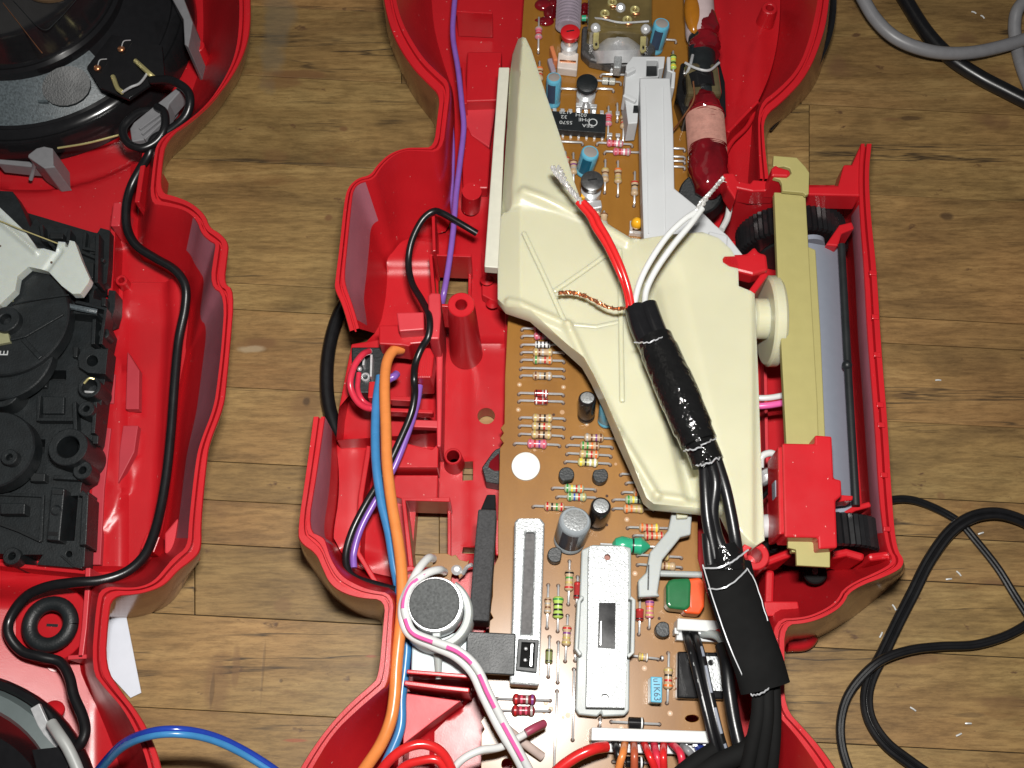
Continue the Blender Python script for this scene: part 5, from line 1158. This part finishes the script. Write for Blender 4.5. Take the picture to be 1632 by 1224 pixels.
# long wires in the left side of the centre housing
wire('purple_wire', 'purple wire running down from the top of the centre housing', [(729, -40, 24), (723, 20, 24), (722, 60, 24), (730, 110, 25), (736, 165, 26), (739, 205, 26), (733, 260, 26), (727, 310, 26), (722, 370, 27), (714, 430, 27), (706, 475, 26), (702, 500, 16)], 0.95, PURPLE)
wire('purple_wire', 'second purple wire hidden behind the first one', [(718, 190, 16), (721, 240, 16), (720, 300, 15), (724, 350, 15)], 0.95, PURPLE)
wire('purple_wire', 'purple wire following the thin black wire below the switch platform', [(669, 615, 28), (664, 645, 29), (650, 690, 29), (628, 745, 28), (600, 795, 26), (576, 840, 25), (564, 880, 24), (564, 905, 24)], 1.0, PURPLE)
wire('purple_wire', 'short purple wire end beside the orange wire', [(632, 596, 25), (628, 600, 26), (620, 604, 26), (608, 616, 26)], 1.2, PURPLE)
wire('black_wire', 'thin black wire looping from the cream plate over the red platform to the corner', [(760, 372, 26), (735, 357, 28), (705, 340, 31), (690, 337, 33), (672, 352, 32), (656, 385, 30), (651, 420, 28), (657, 452, 29), (673, 480, 33), (684, 505, 38), (683, 535, 38), (671, 556, 36), (662, 580, 35), (660, 604, 36), (661, 628, 33), (655, 660, 31), (636, 705, 30), (612, 755, 29), (582, 805, 27), (560, 850, 26), (551, 890, 26), (562, 918, 27), (600, 932, 29), (630, 940, 30)], 1.08, CABLE)
wire('orange_wire', 'thick orange wire running down the centre housing', [(640, 556, 27), (626, 560, 29), (616, 580, 30), (613, 620, 31), (615, 680, 32), (617, 740, 33), (624, 800, 34), (634, 860, 35), (640, 910, 36), (641, 960, 37), (637, 1010, 38), (632, 1060, 38), (629, 1110, 38), (622, 1150, 38), (605, 1190, 37), (575, 1235, 35), (550, 1280, 33)], 1.62, ORANGE)
wire('blue_wire', 'blue wire running behind the thick orange wire', [(606, 600, 27), (600, 640, 28), (598, 690, 29), (600, 745, 30), (608, 800, 30), (620, 850, 30), (628, 900, 30), (640, 960, 29), (648, 1020, 29), (646, 1060, 29), (640, 1110, 29), (638, 1160, 29), (618, 1210, 29), (590, 1270, 29)], 1.35, BLUE)
wire('pink_wire', 'pinkish red wire arching over the black socket', [(588, 560, 29), (577, 566, 32), (564, 585, 33), (558, 612, 33), (566, 635, 31), (580, 648, 29), (598, 652, 27)], 1.0, PINKR)
wire('pink_wire', 'inner pinkish red wire beside the black socket', [(572, 595, 27), (570, 620, 28), (578, 638, 28), (592, 648, 26)], 0.8, PINKR)
sk = thing('jack_socket', 'small black socket with metal contacts beside the orange wire', 'socket', (585, 590, 16))
MB().prism([(560, 553), (612, 553), (611, 626), (561, 626)], 23.5, 10, BLKM).build('body', sk, 0.4)
MB().wall([(592, 565), (591, 600)], 28, 23, 0.6, METAL).build('contact', sk); MB().wall([(580, 570), (579, 582)], 27, 23, 0.6, METAL).build('contact', sk); MB().sphere((589, 560, 27), 0.9, METAL).build('solder_blob', sk); MB().sphere((573, 588, 26), 0.8, METAL).build('solder_blob', sk)
MB().ringcyl((582, 600), 23, 1.4, 0.8, METAL, ztop=25).build('terminal', sk)
wire('black_cable', 'thick black cable curving under the left side of the centre housing', [(570, 450, 5), (545, 490, 5), (530, 530, 5), (522, 575, 5), (521, 620, 5), (526, 655, 5), (540, 695, 5), (565, 735, 5)], 2.25, CABLE, cat='cable')
# left housing black wire
wire('black_wire', 'black wire winding through the left housing from the loudspeaker downward', [(242, 128, 34), (270, 128, 36), (294, 140, 37), (303, 158, 37), (296, 185, 35), (270, 208, 33), (245, 222, 32), (238, 245, 31), (222, 272, 28), (208, 300, 26), (201, 332, 25), (203, 365, 24), (218, 392, 24), (248, 412, 24), (278, 430, 24), (295, 455, 23), (295, 490, 21), (285, 540, 19), (279, 600, 18), (273, 680, 17), (266, 750, 17), (256, 810, 18), (244, 855, 20), (228, 888, 22), (200, 912, 24), (160, 925, 26), (120, 928, 27), (75, 935, 26), (40, 952, 24), (16, 985, 23), (14, 1012, 23), (35, 1038, 22), (65, 1047, 22), (95, 1055, 21), (110, 1078, 22), (118, 1110, 23), (131, 1140, 24), (136, 1165, 25), (128, 1186, 26), (114, 1198, 28)], 1.45, CABLE, n=6)
wire('black_wire', 'black wire loop wound round the ribbed grey clip', [(246, 176, 30), (225, 178, 32), (207, 190, 33), (196, 207, 33), (203, 227, 33), (224, 236, 33), (248, 226, 33), (262, 205, 34), (262, 180, 34), (250, 170, 33)], 1.35, CABLE)
bw = thing('blue_wires', 'pair of deep blue wires arching over the table at the bottom left', 'wire', (300, 1190, 40))
for d_ in (0, 7): MB().tube([(140, 1250 + d_, 24), (160, 1222 + d_, 30), (195, 1185 + d_, 44), (240, 1166 + d_, 52), (290, 1163 + d_, 52), (340, 1173 + d_, 46), (390, 1196 + d_, 40), (440, 1228 + d_, 36), (480, 1262 + d_, 30)], 0.95, DBLUE if d_ == 0 else BLUE, 12).build('insulated_core', bw)
# cables on the table at the right
wire('grey_cable', 'thick grey cable sagging across the top right corner', [(1340, -60, 14), (1368, -15, 13), (1395, 30, 11), (1430, 62, 10), (1480, 81, 9), (1530, 85, 8), (1580, 78, 7), (1640, 60, 6), (1700, 30, 6)], 2.35, GREYI, cat='cable', group='thick cables in the top right corner')
wire('grey_cable', 'grey cable loop cut by the right edge of the picture', [(1660, -20, 10), (1625, 10, 8), (1617, 40, 5), (1621, 75, 2.6), (1630, 110, 2.6), (1650, 160, 2.6)], 2.3, GREYI, cat='cable', group='thick cables in the top right corner')
wire('black_cable', 'thick black cable crossing under the grey one in the top right corner', [(1405, -60, 3), (1440, -5, 3), (1475, 50, 3), (1515, 92, 3), (1560, 122, 3), (1600, 143, 3), (1650, 168, 3), (1720, 200, 3)], 2.7, CABLE, cat='cable', group='thick cables in the top right corner')
def cord(name, label, P, sep, r=1.0, tw=None):
    t = MB(); C = catmull([V3(p) for p in P], 8); n = len(C); LA, LB = [], []
    for i in range(n):
        d = (C[min(i + 1, n - 1)] - C[max(i - 1, 0)]).normalized(); s_ = Vector((-d.y, d.x, 0))
        k = sep if tw is None else sep * tw(i / n)
        LA.append(C[i] + s_ * k); LB.append(C[i] - s_ * k)
    t.tube(LA, r, CABLE, 10, raw=True); t.tube(LB, r, CABLE, 10, raw=True); t.tube([c - Vector((0, 0, r * 0.3)) for c in C], r * 0.6, CABLE, 8, raw=True)
    return one(t, name, label, 'cord', 'thin twin cords on the table at the right')
cord('twin_cord', 'thin black twin cord coming from behind the dial bay and running down right', [(1380, 812, 4), (1420, 797, 3), (1455, 797, 2.4), (1495, 812, 1.6), (1530, 833, 1.4), (1556, 862, 1.4), (1590, 905, 1.4), (1618, 950, 1.4), (1650, 1000, 1.4), (1690, 1070, 1.4)], 0.55, 0.72)
cord('twin_cord', 'thin black twin cord making the tall arch and the lower bend at the right', [(1720, 880, 3), (1650, 840, 3.5), (1612, 823, 4), (1580, 818, 4.2), (1545, 826, 4.2), (1512, 850, 3.6), (1480, 895, 2.4), (1455, 945, 1.6), (1432, 990, 1.4), (1408, 1040, 1.4), (1388, 1080, 1.4), (1381, 1115, 1.4), (1388, 1150, 1.6), (1412, 1185, 2), (1450, 1215, 2), (1500, 1250, 2)], 0.95, 0.98)
cord('twin_cord', 'thin black cord bending round at the far lower right', [(1720, 930, 3), (1650, 985, 3), (1620, 1005, 3), (1590, 1018, 3), (1550, 1028, 3), (1500, 1030, 3.4), (1450, 1036, 4.2), (1405, 1052, 4.6), (1372, 1080, 3.6), (1350, 1112, 2.4), (1340, 1150, 1.6), (1342, 1190, 1.4), (1356, 1235, 1.4), (1375, 1280, 1.4)], 0.4, 0.95)

# ================================================================== audio cable end on top
au = thing('stripped_cable', 'black sleeved audio cable with stripped red, white and bare copper ends on top of everything', 'cable', (1090, 620, 52))
def taper(P, r, m, name, flat=1.0, seg=24, raw=False, extra=None):
    g = MB(); g.tube(P, r, m, seg, 8, flat, raw); 
    return g.build(name, au, ang=50)
def slv(P, r, flat, name, m=BLKG): return taper(P, r, m, name, flat, 28)
slv([(1013, 492, 56), (1021, 520, 57), (1032, 545, 58)], 3.1, 1.0, 'sleeve'); slv([(1032, 487, 56.5), (1042, 515, 57.5), (1052, 540, 58)], 2.7, 1.0, 'sleeve')
SHR = plain('shiny_crinkled_sleeve', (0.008, 0.008, 0.008), 0.10, noise=0.3, bump=1.0, bscale=650)
slv([(1043, 541, 59), (1060, 580, 60), (1080, 625, 61), (1098, 668, 61), (1114, 706, 61)], [5.0, 5.3, 5.5, 5.3, 4.9], 1.0, 'heat_shrink', SHR)
slv([(1112, 700, 60), (1120, 718, 60), (1128, 738, 60)], 4.3, 1.0, 'heat_shrink', SHR)
for P in ([(1122, 735, 59), (1124, 780, 59), (1128, 830, 58), (1140, 890, 56)], [(1132, 735, 60), (1140, 770, 60), (1136, 815, 58), (1143, 855, 56), (1160, 895, 55)], [(1141, 730, 59), (1155, 775, 59), (1165, 820, 58), (1172, 860, 57), (1176, 890, 55)], [(1128, 850, 57), (1130, 880, 56), (1134, 910, 55)]):
    taper(P, 1.55, CABLE, 'core')
slv([(1152, 872, 55), (1160, 895, 55), (1163, 912, 55)], 4.0, 1.1, 'inner_sleeve', SHR)
FLT = plain('flat_black_sleeve', (0.004, 0.004, 0.004), 0.8, noise=0.3, spec=0.15)
slv([(1158, 900, 55), (1168, 940, 56), (1188, 1000, 57), (1208, 1055, 57), (1220, 1097, 56)], [2.6, 2.6, 2.6], 2.45, 'flat_sleeve', FLT)
for P in ([(1210, 1095, 54), (1208, 1140, 54), (1198, 1190, 52), (1185, 1250, 48)], [(1222, 1090, 54), (1222, 1140, 54), (1216, 1190, 52), (1206, 1250, 48)], [(1232, 1085, 53), (1234, 1140, 52), (1232, 1190, 50), (1226, 1250, 46)]):
    taper(P, 1.75, FLTB, 'core')
for P, r in (([(1230, 1150, 46), (1200, 1190, 46), (1150, 1215, 44), (1080, 1250, 40)], 2.6), ([(1140, 1195, 42), (1105, 1218, 42), (1060, 1255, 40)], 2.2), ([(1215, 1170, 42), (1190, 1205, 42), (1160, 1245, 40)], 3.0)):
    taper(P, r, FLTB, 'core')
# ragged cut edges of the sleeves, their glint painted as a bright colour
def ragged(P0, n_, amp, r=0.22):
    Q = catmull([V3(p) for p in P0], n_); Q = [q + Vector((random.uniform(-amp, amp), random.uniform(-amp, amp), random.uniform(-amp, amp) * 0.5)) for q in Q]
    MB().tube(Q, r, plain('cut_edge_glint', (0.55, 0.56, 0.58), 0.3, 0.3), 5, raw=True).build('cut_edge', au)
ragged([(1012, 545, 61), (1030, 546, 64.5), (1048, 540, 65), (1066, 532, 62)], 6, 0.25)
ragged([(1090, 718, 62), (1106, 716, 66), (1124, 708, 66.5), (1142, 697, 63)], 7, 0.3); ragged([(1108, 742, 61), (1122, 740, 64.5), (1138, 734, 64.5), (1153, 726, 61)], 7, 0.35)
ragged([(1121, 905, 57), (1145, 905, 59.5), (1170, 893, 59.5), (1192, 876, 57)], 6, 0.1, 0.28); ragged([(1129, 938, 57.5), (1150, 938, 60), (1172, 926, 60), (1190, 908, 58)], 6, 0.08, 0.24)
ragged([(1120, 900, 57), (1140, 965, 58.5), (1165, 1035, 59), (1198, 1108, 57.5)], 8, 0.02, 0.18); ragged([(1198, 1108, 57), (1212, 1106, 59), (1232, 1092, 58)], 8, 0.2, 0.2); ragged([(1190, 905, 58), (1205, 930, 59), (1224, 990, 59)], 8, 0.1, 0.15)
# stripped conductors
taper([(1003, 492, 57), (997, 460, 59), (983, 425, 61), (966, 390, 62), (948, 362, 62), (940, 345, 62), (921, 322, 62)], 0.92, REDI, 'red_core'); taper([(1008, 492, 57.5), (1001, 458, 60), (988, 420, 62), (970, 382, 63), (956, 358, 63), (948, 342, 63), (930, 322, 62.5)], 0.92, REDI, 'red_core')
taper([(1010, 490, 57), (1018, 455, 60), (1034, 420, 62), (1062, 378, 64), (1088, 352, 65), (1108, 338, 65)], 0.85, PURE, 'white_core'); taper([(1027, 488, 57), (1031, 460, 60), (1048, 426, 62), (1075, 388, 64), (1100, 358, 65), (1119, 332, 65)], 0.85, PURE, 'white_core')
def twist(P, r, m, name, nst=3, turns=9, rad=0.35, fray=0):
    C = catmull([V3(p) for p in P], 12); n = len(C); g = MB()
    for s_ in range(nst):
        Q = []
        for i, c in enumerate(C):
            a_ = 2 * math.pi * (s_ / nst + turns * i / n); d = (C[min(i + 1, n - 1)] - C[max(i - 1, 0)]).normalized(); x = Vector((0, 0, 1)).cross(d).normalized(); y = d.cross(x)
            rr = rad * (1 + fray * random.uniform(-1, 2.0)); Q.append(c + x * math.cos(a_) * rr + y * math.sin(a_) * rr)
        g.tube(Q, r, m, 6, raw=True)
    for k in range(int(fray * 14)):
        i = random.randrange(n); c = C[i]; g.tube([c, c + Vector((random.uniform(-1.6, 1.6), random.uniform(-1.2, 1.2), random.uniform(0, 1)))], 0.09, m, 4, raw=True)
    g.build(name, au)
BRT = plain('bright_tinned', (0.85, 0.84, 0.82), 0.25, 0.6)
twist([(928, 325, 62.5), (912, 305, 63), (898, 290, 63), (888, 278, 63), (880, 266, 63)], 0.33, BRT, 'tinned_strands', 3, 5, 0.45, 0.3); twist([(915, 312, 63), (903, 294, 63.5), (896, 276, 64), (889, 265, 64)], 0.28, BRT, 'tinned_strands', 2, 4, 0.4, 0.3)
twist([(1110, 338, 65), (1118, 322, 65), (1132, 308, 65), (1146, 292, 64), (1153, 283, 64)], 0.26, BRT, 'tinned_strands', 3, 5, 0.35, 0.15); twist([(1118, 332, 65), (1128, 314, 65), (1140, 298, 65), (1150, 286, 65)], 0.26, BRT, 'tinned_strands', 2, 4, 0.3, 0.1)
twist([(1004, 490, 56.5), (985, 492, 57), (965, 488, 56), (946, 478, 54), (928, 470, 53), (908, 466, 53), (890, 467, 53)], 0.19, COPPER, 'copper_strands', 4, 12, 0.3, 0.6)

# ================================================================== loose bits on the table
pp = MB(); pp.prism([(168, 945), (212, 940), (201, 982), (225, 1104), (208, 1112), (160, 1060)], 1.0, 0.75, PAPER)
one(pp, 'paper_slip', 'white paper slip sticking out from under the left housing', 'paper')
MB().tube([(248, 958, 0.4), (238, 966, 1.0), (210, 980, 1.4), (172, 981, 1.4)], 0.22, BLK, 6).build('contact_shadow_line', None, 0, 'thin black line drawn as the contact shadow of the left housing across the paper slip', 'shadow line')  # dark line drawn in for the contact shadow along the housing edge
for i, (x, y, a_, lab) in enumerate(((1563, 850, .3, 'tiny white shaving beside the crossing of the twin cords'), (1528, 914, -.9, 'tiny white shaving right of the cord arch, upper of two'), (1512, 923, .1, 'tiny white shaving right of the cord arch, lower of two'),
    (1425, 968, -1.1, 'tiny white shaving left of the cord arch'), (1404, 1012, 1.0, 'tiny white shaving touching the left side of the cord'), (1455, 1130, -.6, 'tiny white shaving on the crack below the cord bend'), (1543, 1153, 0, 'tiny white flake low at the right, upper one'), (1528, 1171, .4, 'tiny white flake low at the right, lower one'), (1552, 20, -.5, 'small white paint fleck in the top right corner, left one'), (1566, 27, -.9, 'small white paint fleck in the top right corner, right one'), (1495, 606, 0, 'tiny white speck on the wood right of the dial bay'))):
    c = at(x, y, 0.4); d = Vector((math.cos(a_), math.sin(a_), 0)) * 0.9
    MB().tube([c - d, c + Vector((0, 0, 0.25)), c + d], 0.26, PURE, 6).build('shaving', None, 0, lab, 'shaving', 'white shavings on the table')
